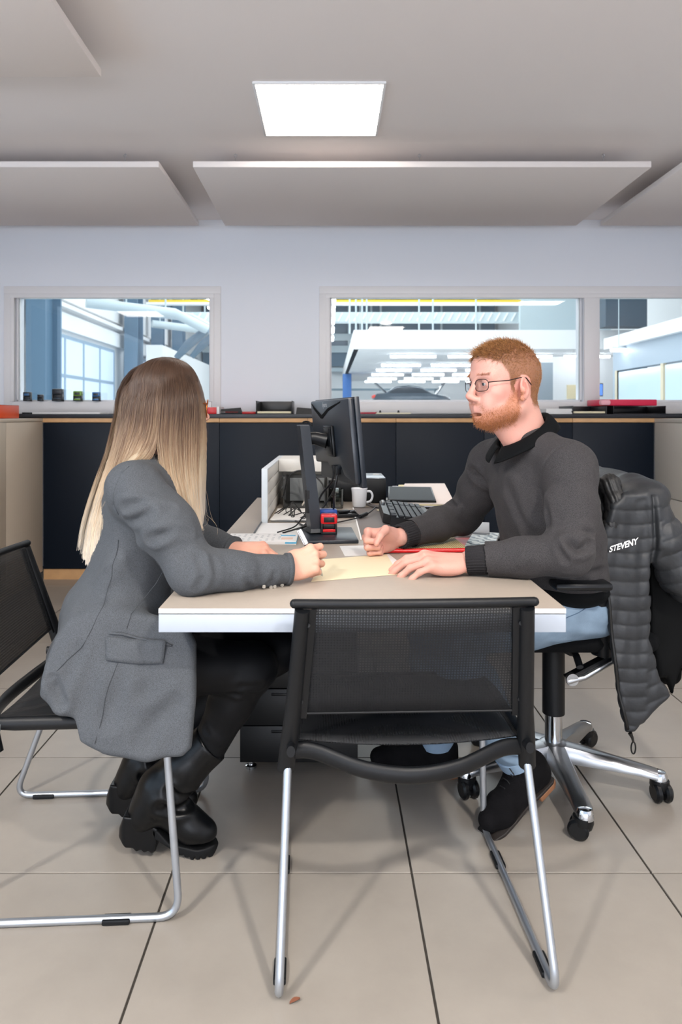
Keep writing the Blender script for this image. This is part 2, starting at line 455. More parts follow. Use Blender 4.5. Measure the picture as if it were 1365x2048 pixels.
# white door tracks and headers over the doors
t = thing('door_header', 'pale panelled band above the sectional doors', 'wall band', (-8.08, 19, 3.75))
MB().bx(0, .14, 0, 24, 0, .5).bx(0, .28, 0, 24, .62, .74).bx(0, .10, 0, 24, .9, 2.6).build('cladding', m_hwall, t)
MB().bx(.1, .28, 0, 24, 2.7, 2.95).bx(.1, .28, 0, 24, 4.1, 4.3).build('girt', m_hblue, t)
for i, (y, z, l) in enumerate(((21.5, 4.6, 5.4), (24.6, 4.9, 5.2), (29.5, 5.0, 5.0))):
    t = thing('exhaust_duct', ['pale overhead duct seen at the top of the left window', 'overhead extraction arm left of the blonde head', 'overhead extraction arm behind the blonde head'][i], 'duct', (-7.4, y, z), 0, 'extraction ducts in the workshop')
    MB().tube([(0, 0, 0), (l*.45, 1.2, -.15), (l*.62, 1.8, -.6)], .16, 12).build('pipe', m_hbeam, t)
    MB().tube([(.3, .1, 0), (.3, .1, 8.62-z)], .03, 6).tube([(l*.4, 1.1, -.1), (l*.4, 1.1, 8.62-z)], .03, 6).build('hanger', m_hbeam, t)
    MB().tube([(l*.62, 1.8, -.6), (l*.5, 2.1, -1.05), (l*.42, 2.2, -1.5)], [.13, .16, .10], 12).build('hose', m_hslate, t)
# pale block room on the left under the clerestory
structure('partition_left_block', MB().bx(-6.9, -6.3, 26.6, 40, 0, 3.83), m_hwall)
# clerestory / rear band: slate panels with pale rails and thin posts
structure('wall_clerestory', MB().bx(-8, 10.4, 44.6, 44.9, 4.3, 8.5), m_hslate)
t = thing('rear_rails', 'pale horizontal rails across the dark upper back of the workshop', 'rails', (0, 44.5, 0))
for z in (3.95, 5.15, 5.9, 7.25, 8.15): MB().bx(-8, 10.4, -.1, .1, z, z+(.62 if z in (5.15, 5.9) else .35)*.7).build('rail', m_hbeam, t)
for x in (-6.6, -5.4, -4.6, -3.4, -2.2, 1.2, 1.9, 2.6, 3.2, 5.6, 7.0, 9.4): MB().bx(x-.06, x+.06, -.16, .0, 3.8, 8.5).build('post', m_hbeam, t)
t = thing('roof_truss', 'corrugated pale roof beam crossing above the mezzanine', 'beam', (0, 27, 0))
MB().bx(-5.5, 9, 0, .5, 4.75, 5.12).build('beam', m_hbeam, t)
tr = MB()
for k in range(48): tr.box((-5.3+.3*k, -.02, 4.93), (.05, .05, .36), rot=(0, .5, 0))
o = tr.build('lattice', m_hwall, t); o['kind'] = 'stuff'
t = thing('crane_beam', 'yellow crane beam across the top of the window', 'crane beam', (0, 25, 0))
MB().bx(-6.4, 6.75, 0, .3, 5.13, 5.26).build('girder', m_yellow, t)
MB().bx(-6.4, 6.75, -.35, -.05, 5.04, 5.12).build('cable_track', m_hwall, t)
t = thing('drop_pipe', 'thin pale pipes dropping behind the left of the long window', 'pipes', (0, 23, 0))
for x in (.65, .85, 1.05, 1.2, 2.9, 3.35, 4.75): MB().tube([(x, 0, 3.83), (x, 0, 6)], .03, 6).build('pipe', m_hbeam, t)
# mezzanine
ME = MB().bx(.745, 10.4, 22, 22.2, 3.24, 3.83).bx(.745, .9, 22.2, 42, 3.24, 3.83).bx(.745, 10.4, 22.2, 42, 3.24, 3.34)
structure('mezzanine', ME, m_hwall)
m_tube = mat('tube_emitter', 'ffffff', .5, emit='f2f8ff', estr=17.0)
rows = [23.8, 27.8, 30.9, 34.2, 37.8, 41.0]; rown = ['nearest', 'second', 'third', 'fourth', 'fifth', 'farthest']
coln = ['left', 'middle-left', 'middle-right', 'right']
for i, y in enumerate(rows):
    for j, x in enumerate((2.8, 4.75, 6.7, 8.65)):
        t = thing('tube_light', 'glowing tube light under the mezzanine, %s row, %s column' % (rown[i], coln[j]), 'tube light', (x, y, 3.16), 0, 'tube lights under the mezzanine')
        MB().bx(-.79, .79, -.06, .06, .03, .08).build('housing', m_hwall, t)
        MB().tube([(-.76, 0, .0), (.76, 0, .0)], .05, 10).build('tube', m_tube, t)
for i, (y, x) in enumerate(((23.5, -3.9), (26.5, -4.25), (20.5, .12), (22.9, .12), (25.3, .12), (28.0, .12), (31, .12))):
    t = thing('tube_light', 'glowing tube light hung high in the hall, %s one %s' % (ords[i], 'over the block room' if i < 2 else 'in the row beside the pillar'), 'tube light', (x, y, [5.0, 5.1, 4.55, 4.55, 4.55, 4.55, 4.55][i]), PI/2 if i > 1 else PI/2-.2, 'high tube lights of the hall')
    MB().bx(-.79, .79, -.06, .06, .03, .08).build('housing', m_hwall, t)
    MB().tube([(-.76, 0, .0), (.76, 0, .0)], .05, 10).build('tube', m_tube, t)
for o_ in [o for o in bpy.data.objects if o.name.startswith('tube_light') and o.get('group') == 'high tube lights of the hall']:
    MB().tube([(-.5, 0, .08), (-.5, 0, 8.62-o_.location.z)], .012, 5).tube([(.5, 0, .08), (.5, 0, 8.62-o_.location.z)], .012, 5).build('hanger', m_hbeam, o_)
# wall under the mezzanine with its grey door, window band at the far back
structure('partition_under_mezzanine', MB().bx(6.55, 10.4, 24.5, 24.7, 0, 3.22), m_hwall)
t = thing('grey_door', 'grey door right of the man in the workshop wall', 'door', (7.42, 24.42, 0))
MB().bx(-.28, .28, 0, .06, 0, 3.0).build('door_leaf', mat('hall_grey', '8f9ba4', .5), t)
MB().bx(-.33, -.28, -.01, .07, 0, 3.05).bx(.28, .33, -.01, .07, 0, 3.05).bx(-.28, .28, -.01, .07, 3.0, 3.05).build('door_frame', m_hwall, t)
t = thing('notice_board', 'pale orange notice board on the workshop wall right of the man', 'board', (8.45, 24.46, 1.75))
MB().bx(-.25, .25, 0, .04, 0, .48).build('board', mat('board_cream', 'ead9b0', .7), t)
t = thing('rear_dado', 'dark line of shelving along the far workshop wall', 'shelving', (0, 43, 0))
MB().bx(.0, 6.6, 0, .4, 2.72, 2.84).bx(.0, 6.6, 0, .4, 1.9, 2.0).bx(6.4, 6.55, 0, .4, 0, 2.8).bx(-.1, 0, 0, .4, 0, 2.8).build('shelf', mat('dado_grey', '7d929c', .5), t)
# two-post lift
m_lift = mat('lift_blue', '2f6db8', .4)
t = thing('car_lift', 'blue lift post left of the raised car', 'lift', (1.05, 34.5, 0))
MB().bx(-.42, .0, -.3, .3, 0, 3.2, .02).build('post', m_lift, t)
MB().bx(-.2, 3.0, -.9, -.7, 1.28, 1.4).bx(-.2, 3.0, .7, .9, 1.28, 1.4).bx(-.3, 0, -.9, .9, 1.25, 1.42).build('lift_arm', m_lift, t)
# the car on the lift, seen from its side, bonnet and tailgate open
def car(label, x, y, z, L_, rz, body):
    s = L_/4.4
    t = thing('car', label, 'car', (x, y, z), rz)
    mbody = mat(body[0], body[1], .25, .3, coat=.6); dark = mat('car_glass', '18222c', .08)
    side = [(-2.2, .35), (-2.15, .75), (-2.0, .98), (-1.5, 1.02), (-.95, 1.38), (-.2, 1.46), (.55, 1.36), (1.15, .98), (1.9, .86), (2.2, .66), (2.22, .35), (1.75, .25), (1.35, .25), (1.0, .25), (-1.0, .25), (-1.3, .25), (-1.75, .25)]
    M = Matrix.Rotation(PI/2, 4, 'X')
    MB().prism([(a*s, b*s) for a, b in side], -.85*s, .85*s, M, .05*s).build('body', mbody, t)
    win = [(-1.35, 1.02), (-.9, 1.32), (-.2, 1.39), (.5, 1.30), (1.0, 1.02)]
    MB().prism([(a*s, b*s) for a, b in win], -.87*s, .87*s, M).build('side_window', dark, t)
    for wx in (-1.4, 1.38):
        for wy in (-.72, .72):
            MB().lathe([(0, -.1), (.30, -.1), (.32, -.06), (.32, .06), (.30, .1), (0, .1)], (wx*s, wy*s, .3*s), 20, M).build('wheel', mat('car_tyre', '16181a', .7), t)
    MB().box((-2.14*s, -.6*s, .84*s), (.12*s, .36*s, .16*s), .02).box((-2.14*s, .6*s, .84*s), (.12*s, .36*s, .16*s), .02).build('tail_lamp', mat('tail_red', 'd9402a', .3, emit='ff4a2a', estr=.6), t)
    MB().box((2.12*s, -.6*s, .72*s), (.12*s, .3*s, .12*s), .02).box((2.12*s, .6*s, .72*s), (.12*s, .3*s, .12*s), .02).build('head_lamp', mat('head_lamp', 'e8eef2', .1), t)
    MB().box((-1.75*s, 0, 1.35*s), (.95*s, 1.2*s, .05*s), .01, rot=(0, .72, 0)).build('tailgate', mbody, t)
    MB().box((1.62*s, 0, 1.2*s), (1.05*s, 1.3*s, .05*s), .01, rot=(0, -.95, 0)).build('bonnet', mbody, t)
    return t
car('grey car on the lift with bonnet and tailgate open', 4.1, 36, 1.42, 3.85, 0, ('car_silver', '4d5963'))
car('pale car nearer the man, bonnet open, on its wheels', 6.5, 27.3, .9, 3.4, .9, ('car_pale', 'c3ced4'))
t = thing('scissor_lift', 'low scissor lift platform under the pale car', 'lift', (6.5, 27.3, 0), .9)
MB().bx(-1.5, 1.5, -.7, .7, .78, .88, .01).bx(-1.4, 1.4, -.6, .6, 0, .08, .01).box((0, -.5, .43), (2.4, .08, .10), rot=(0, .28, 0)).box((0, .5, .43), (2.4, .08, .10), rot=(0, -.28, 0)).build('platform', m_lift, t)
# right side: office box with a glazed front that runs towards us
structure('partition_office', MB().bx(8.2, 8.4, 9, 20.5, 2.45, 3.1).bx(8.2, 8.4, 20.2, 20.5, 0, 2.45).bx(8.2, 8.4, 9, 20.5, 0, .9), mat('office_grey', 'a7b6c4', .5))
structure('office_fascia', MB().bx(8.05, 8.4, 9, 20.8, 3.1, 3.42), m_hwall)
t = thing('office_window', 'glazed office front at the right window edge', 'window', (8.22, 9, 0))
for k in range(4):
    MB().bx(0, .03, .15+2.8*k, 2.75+2.8*k, .95, 2.40).build('pane', m_hwin, t)
fr = MB()
for k in range(5): fr.bx(-.03, .06, 2.8*k-.0, 2.8*k+.14, .9, 2.45)
fr.build('frame', mat('office_frame', 'd9cdb0', .5), t)
t = thing('steel_column', 'dark steel column at the top left of the right-hand window', 'column', (9.2, 21.6, 0), 0, 'dark columns beside the mezzanine')
MB().bx(-.9, .35, -.3, .3, 3.85, 8.5).bx(-.3, .35, -.31, .29, 0, 3.2).build('post', mat('dark_column', '3c4f5e', .6), t)
t = thing('tube_light', 'short tube light beside the dark column in the right window', 'tube light', (8.0, 19.6, 2.98), .25, 'high tube lights of the hall')
MB().bx(-.25, .25, -.06, .06, .03, .08).build('housing', m_hwall, t)
MB().tube([(-.24, 0, 0), (.24, 0, 0)], .05, 10).build('tube', m_tube, t)
MB().tube([(0, 0, .08), (0, 0, 8.62-2.98)], .012, 5).build('hanger', m_hbeam, t)
t = thing('desktop_screen', 'blue lit computer screen in the workshop, right window', 'screen', (7.72, 20.4, 1.72))
MB().bx(-.16, .16, 0, .04, 0, .38, .01).bx(-.03, .03, .0, .04, -.75, 0).build('casing', m_carc, t)
MB().bx(-.14, .14, -.004, 0, .03, .35).build('display', mat('blue_screen', '4470c0', .3, emit='4c7fe0', estr=.8), t)
MB().bx(-.3, .3, -.2, .5, -.8, -.75).build('shelf', m_hwall, t)
MB().bx(-.27, -.23, -.15, .45, -1.72, -.8).bx(.23, .27, -.15, .45, -1.72, -.8).build('leg', m_hwall, t)
# half height grating of posts behind the hall centre
structure('wall_workshop_upper_right', MB().bx(7.05, 10.4, 26.2, 26.4, 3.34, 8.5), mat('panel_pale', 'b9c9d0', .6))
# ================================================================== DESK, PEDESTAL, CHAIRS
DX0, DX1, DY0, DY1, DZ = -.358, .494, 1.480, 3.50, .740
m_desk = mat('desk_laminate', 'a3988c', .42, var=(60, .015), bump=(900, .05))
m_rail = mat('desk_rail_white', 'a3abb6', .35)
m_edge = mat('desk_edge', 'c9c9ca', .45)
m_blk = mat('black_plastic', '0c0e11', .45, bump=(700, .12), spec=.32)
m_blk2 = mat('black_satin', '0b0d10', .34, spec=.35)
m_chrome = mat('chrome', 'cfd2d6', .12, 1.0)
m_tubesteel = mat('silver_tube', 'b4bac2', .32, .85)
t = thing('desk', 'long beige-topped desk with a white front rail, standing between the two people', 'desk', (0, DY0, 0))
MB().bx(DX0, DX1, .0012, DY1-DY0, DZ-.0105, DZ, .0006).build('desktop', m_desk, t)
MB().bx(DX0, DX1, 0, .0011, DZ-.0105, DZ-.0003).build('edge_band', m_edge, t)
MB().bx(DX0, DX1, .0, .020, DZ-.050, DZ-.0125, .0012).build('front_rail', m_rail, t)
MB().bx(DX0, DX0+.02, .021, DY1-DY0, DZ-.050, DZ-.0125, .001).build('side_rail', m_rail, t)
MB().bx(DX1-.02, DX1, .021, DY1-DY0, DZ-.050, DZ-.0125, .001).build('side_rail', m_rail, t)
MB().bx(DX0+.02, DX1-.02, .03, DY1-DY0, DZ-.030, DZ-.0125).build('under_board', m_carc, t)
for x in (DX0+.05, DX1-.05):
    MB().bx(x-.03, x+.03, DY1-DY0-.10, DY1-DY0-.04, 0, DZ-.05, .003).build('leg', m_rail, t)
t = thing('pedestal', 'black drawer pedestal under the desk', 'drawer unit', (-.286, 2.255, 0))
MB().bx(0, .375, .02, .62, .035, DZ-.052, .002).build('carcass', m_carc, t)
for k, (a, b) in enumerate(((.04, .155), (.158, .273), (.276, .391), (.394, .509), (.512, .684))):
    d = MB().bx(.0, .375, 0, .018, a, b, .0015).build('drawer', mat('black_drawer', '07080a', .5), t)
    MB().bx(.10, .275, -.004, 0, b-.020, b-.012, .001).build('handle', m_blk2, d)
for x in (.03, .345):
    for y in (.05, .57): MB().lathe([(.018, 0), (.018, .008), (.008, .01), (.008, .036)], (x, y, 0), 14).build('foot', m_chrome if x < .1 and y < .1 else m_blk, t)

# ---- black mesh fabric: see-through weave
def mesh_mat(name, alpha, scale=330.0, col='0c0e12'):
    m = bpy.data.materials.new(name); m.use_nodes = True; nt = m.node_tree; N, L = nt.nodes, nt.links
    b = N['Principled BSDF']; b.inputs['Base Color'].default_value = lin(col); b.inputs['Roughness'].default_value = .7
    tr = N.new('ShaderNodeBsdfTransparent'); mx = N.new('ShaderNodeMixShader')
    tc = N.new('ShaderNodeTexCoord'); w = N.new('ShaderNodeTexWave'); w.bands_direction = 'Z'; w.inputs['Scale'].default_value = scale/(2*PI)
    w2 = N.new('ShaderNodeTexWave'); w2.bands_direction = 'X'; w2.inputs['Scale'].default_value = scale/(2*PI)
    L.new(tc.outputs['Object'], w.inputs['Vector']); L.new(tc.outputs['Object'], w2.inputs['Vector'])
    ad = N.new('ShaderNodeMath'); ad.operation = 'MAXIMUM'
    L.new(w.outputs['Fac'], ad.inputs[0]); L.new(w2.outputs['Fac'], ad.inputs[1])
    mr = N.new('ShaderNodeMapRange'); mr.inputs['To Min'].default_value = alpha-.25; mr.inputs['To Max'].default_value = min(1, alpha+.15)
    L.new(ad.outputs[0], mr.inputs['Value']); L.new(mr.outputs[0], mx.inputs[0])
    L.new(tr.outputs[0], mx.inputs[1]); L.new(b.outputs[0], mx.inputs[2]); L.new(mx.outputs[0], N['Material Output'].inputs[0])
    return m
m_mesh = mesh_mat('chair_mesh_back', .68)
m_meshs = mesh_mat('chair_mesh_seat', .93)

def grid_mesh(name, fn, nu, nv, m, parent, thick=0.0, smooth=180):
    """surface fn(u,v) -> point, optional thickness along the normal (solid)"""
    U, V = np.meshgrid(np.linspace(0, 1, nu), np.linspace(0, 1, nv), indexing='ij')
    pts = np.array([[fn(u, v) for v in np.linspace(0, 1, nv)] for u in np.linspace(0, 1, nu)], dtype=float)
    du = np.gradient(pts, axis=0); dv = np.gradient(pts, axis=1)
    nn = np.cross(du, dv); nn /= np.linalg.norm(nn, axis=2, keepdims=True)+1e-12
    faces = []; idx = lambda i, j: i*nv+j
    for i in range(nu-1):
        for j in range(nv-1): faces.append((idx(i, j), idx(i+1, j), idx(i+1, j+1), idx(i, j+1)))
    v = pts.reshape(-1, 3)
    if thick:
        o = nu*nv; v = np.vstack([v, (pts-nn*thick).reshape(-1, 3)])
        f2 = [tuple(o+k for k in f[::-1]) for f in faces]
        rim = [idx(i, 0) for i in range(nu)]+[idx(nu-1, j) for j in range(1, nv)]+[idx(i, nv-1) for i in range(nu-2, -1, -1)]+[idx(0, j) for j in range(nv-2, 0, -1)]
        side = [(rim[(k+1) % len(rim)], rim[k], o+rim[k], o+rim[(k+1) % len(rim)]) for k in range(len(rim))]
        faces = faces+f2+side
    me = bpy.data.meshes.new(name); me.from_pydata([tuple(p) for p in v], [], faces); me.update()
    return link_mesh(name, me, m, parent, smooth)

def sled_chair(label, loc, rz):
    t = thing('visitor_chair', label, 'chair', loc, rz, 'black mesh sled-base chairs')
    r = .0088
    for s in (-1, 1):
        xb = .272*s; xt = .256*s
        path = fillet([(xt, .165, .45), (xb, .0, r), (xb, .57, r), (xt, .535, .43)], .05, 7)
        MB().tube(path, r, 12).build('sled_leg', m_tubesteel, t)
        for yy in (.085, .43): MB().box((xb, yy, .0075), (.026, .062, .012), .003).build('glide', m_blk, t)
        # plastic upright: lower sleeve, then the taller back post with its inner flange
        a = Vector((.262*s, .158, .385)); b = Vector((.246*s, .120, .52)); c = Vector((.226*s, .045, .757))
        def post(p, q, w0, w1, d):
            A = [p+Vector((-w0, -d, 0)), p+Vector((w0, -d, 0)), p+Vector((w0, d, 0)), p+Vector((-w0, d, 0))]
            B = [q+Vector((-w1, -d, 0)), q+Vector((w1, -d, 0)), q+Vector((w1, d, 0)), q+Vector((-w1, d, 0))]
            return A, B
        m = MB()
        m.tube([a, a.lerp(b, .5), b, b.lerp(c, .5), c], [  .0185, .019, .0175, .0165, .0155], 14, flat=((1, 0, 0), 1.0))
        m.hexa(*post(b+Vector((-.014*s, .004, -.012)), c+Vector((-.016*s, .003, .0)), .014, .013, .0045))
        up = m.build('back_upright', m_blk, t, 50)
        for f in (.12, .86):
            p = b.lerp(c, f)+Vector((-.014*s, -.004, 0))
            MB().lathe([(0, 0), (.0045, 0), (.0045, .003), (0, .003)], p, 12, Matrix.Rotation(PI/2, 4, 'X')).build('screw', m_blk2, up)
        # seat side rail
        MB().tube([(.250*s, .10, .448), (.252*s, .20, .446), (.254*s, .40, .447), (.250*s, .545, .440)], [.012, .016, .016, .011], 12, flat=((1, 0, 0), .75)).build('seat_rail', m_blk, t, 60)
    top = spline([(-.242, .047, .768), (-.12, .034, .770), (0, .028, .771), (.12, .034, .770), (.242, .047, .768)], 6)
    MB().tube(top, .0085, 12, flat=((0, 0, 1), 1.15)).ball((-.242, .047, .768), .0095, 12).ball((.242, .047, .768), .0095, 12).build('top_bar', m_blk, t, 70)
    low = spline([(-.258, .150, .428), (-.20, .135, .432), (-.10, .095, .412), (0, .080, .405), (.10, .095, .412), (.20, .135, .432), (.258, .150, .428)], 6)
    MB().tube(low, .0105, 14, flat=((0, 0, 1), 1.75)).build('rear_cross_bar', m_blk, t, 70)
    MB().tube([(-.25, .545, .440), (.25, .545, .440)], .010, 12).build('front_cross_bar', m_blk, t, 70)
    def backf(u, v):
        b = Vector((0, .1155, .519)); c = Vector((0, .042, .766)); p = b.lerp(c, v); w = .226-.018*v
        x = (2*u-1)*w; return (x, p.y-.012*(1-(2*u-1)**2)*v+.004, p.z)
    grid_mesh('mesh_back', backf, 17, 9, m_mesh, t, .0025)
    MB().tube(spline([backf(u, 0) for u in (0, .25, .5, .75, 1)], 5), .0028, 8).build('back_hem', m_blk, t, 70)
    def seatf(u, v):
        y = .150+.395*v; x = (2*u-1)*.244
        return (x, y, .4545-.012*(1-(2*u-1)**2)*math.sin(PI*min(1, v*1.05))-.012*max(0, v-.85)/.15-.016*(1-(2*u-1)**2)*max(0, 1-v*4))
    grid_mesh('mesh_seat', seatf, 17, 13, m_meshs, t, .004)
    return t
front_chair = sled_chair('empty black mesh visitor chair in the foreground, its back to the camera', (.173, 1.373, 0), math.radians(2.0))
left_chair = sled_chair('black mesh visitor chair at the left edge, the blonde woman sits on it', (-.925, 1.845, 0), math.radians(-86.8))

# ---- the swivel chair of the man
OC = Vector((.70, 2.215, 0)); OCA = math.radians(180)
t = office = thing('office_chair', 'black swivel chair with polished five-star base, under the seated man', 'chair', OC)
m_polish = mat('polished_aluminium', 'a9acb0', .32, 1.0)
m_fabric = mat('black_upholstery', '0a0b0d', .9, bump=(500, .3), spec=.15)
for k in range(5):
    a = math.radians(-92+72*k); d = Vector((math.cos(a), math.sin(a), 0)); n = Vector((-d.y, d.x, 0))
    m = MB(); secs = []
    bm = m.bm; rings = []
    for (rr, w, zb, zt) in ((.03, .034, .078, .128), (.08, .030, .076, .122), (.17, .027, .073, .108), (.25, .025, .070, .096), (.292, .0245, .066, .088), (.318, .017, .062, .078)):
        c = d*rr; ring = []
        for (q, z) in ((-1, zb), (-1.02, zb+(zt-zb)*.55), (-.72, zt-.003), (0, zt), (.72, zt-.003), (1.02, zb+(zt-zb)*.55), (1, zb), (.6, zb+.006), (-.6, zb+.006)):
            ring.append(bm.verts.new(c+n*w*q+Vector((0, 0, z))))
        rings.append(ring)
    for A, B in zip(rings[:-1], rings[1:]):
        for j in range(9): bm.faces.new((A[j], B[j], B[(j+1) % 9], A[(j+1) % 9]))
    bm.faces.new(rings[0]); bm.faces.new(rings[-1][::-1]); bmesh.ops.recalc_face_normals(bm, faces=list(bm.faces))
    m.build('base_leg', m_polish, t, 50)
    c = d*.300
    MB().lathe([(.0, .086), (.019, .083), (.0235, .073), (.025, .057), (0, .057)], c, 18).build('caster_cap', m_chrome, t)
    ca = a+1.1+.9*k; e = Vector((math.cos(ca), math.sin(ca), 0)); f = Vector((-e.y, e.x, 0))
    cs = MB()
    cs.lathe([(0, .064), (.027, .061), (.0285, .045), (.024, .030), (0, .030)], c-e*.004, 16)
    co = cs.build('caster', m_blk2, t)
    for q in (-1, 1):
        Mx = Matrix.Translation(c-e*.014+f*q*.0155+Vector((0, 0, .0285))) @ f.to_track_quat('Z', 'Y').to_matrix().to_4x4()
        MB().lathe([(0, -.0105), (.022, -.0105), (.0283, -.005), (.0283, .005), (.022, .0105), (0, .0105)], (0, 0, 0), 22, Mx).build('wheel', m_blk2, co)
MB().lathe([(.045, .075), (.048, .10), (.042, .125), (.030, .130), (0, .130)], (0, 0, 0), 28).build('hub', m_polish, t)
MB().lathe([(.0265, .128), (.0265, .225), (0, .225)], (0, 0, 0), 28).build('gas_lift_piston', m_chrome, t)
MB().lathe([(.034, .215), (.034, .45), (0, .45)], (0, 0, 0), 28).build('gas_lift_sleeve', m_blk, t)
MB().box((.02, 0, .475), (.24, .17, .045), .012).prism([(-.15, .0), (-.02, -.065), (.05, -.03), (.05, .02), (-.15, .02)], -.05, .05, Matrix.Translation((.06, 0, .47)) @ Matrix.Rotation(PI/2, 4, 'X'), .006).build('mechanism', m_blk, t)
# seat cushion
sc = bmesh.new()
def cushion(w, d, h, c, bev=.03, cuts=8, crown=.012):
    b = bmesh.new(); bmesh.ops.create_cube(b, size=1); bmesh.ops.scale(b, vec=(d, w, h), verts=b.verts)
    bmesh.ops.bevel(b, geom=list(b.edges), offset=bev, segments=4, affect='EDGES', profile=.5)
    return b
b = cushion(.50, .48, .060, None, .028)
m = MB(); m._add(b, Matrix.Translation((-.015, 0, .508))); m.build('seat_cushion', m_fabric, t, 70)
MB().box((0, 0, .482), (.42, .43, .022), .01).build('seat_pan', m_blk, t)
# back rest with its bracket, two arm rests
def backrest(u, v):
    y = (2*u-1)*(.195-.02*v*v); z = .60+.325*v
    return (.225+.035*(2*u-1)**2*-1+.05*v*v+.0, y, z)
grid_mesh('backrest', backrest, 15, 13, m_fabric, t, .045)
MB().tube([(.05, 0, .47), (.20, 0, .455), (.275, 0, .50), (.29, 0, .62), (.285, 0, .75)], .022, 12, flat=((0, 1, 0), 1.4)).build('back_bracket', m_blk, t, 60)
for s in (-1, 1):
    MB().tube([(.06, s*.20, .475), (.07, s*.235, .475), (.07, s*.24, .55), (.02, s*(.30+.03*(s < 0)), .69)], .014, 12, flat=((1, 0, 0), 1.5)).build('arm_post', m_blk, t, 60)
    MB().box((-.045, s*(.315+.05*(s < 0)), .702), (.15, .070, .022), .010).build('arm_pad', m_blk2, t)
# tilt lever with its polished end
lv = MB().tube([(.0, -.10, .472), (.0, -.205, .462), (.0, -.235, .440)], .010, 10)
lv.hexa([(-.035, -.225, .405), (.010, -.225, .398), (.010, -.195, .398), (-.035, -.195, .405)], [(.195, -.225, .525), (.215, -.225, .51), (.215, -.195, .51), (.195, -.195, .525)])
lo = lv.build('tilt_lever', m_blk2, t, 40)
MB().tube([(-.033, -.229, .398), (.015, -.229, .410), (.210, -.229, .520)], [.010, .008, .006], 12).lathe([(0, -.006), (.017, -.006), (.0185, 0), (.017, .006), (0, .006)], (-.021, -.231, .405), 24, Matrix.Rotation(PI/2, 4, 'X')).build('lever_trim', m_polish, lo, 50)
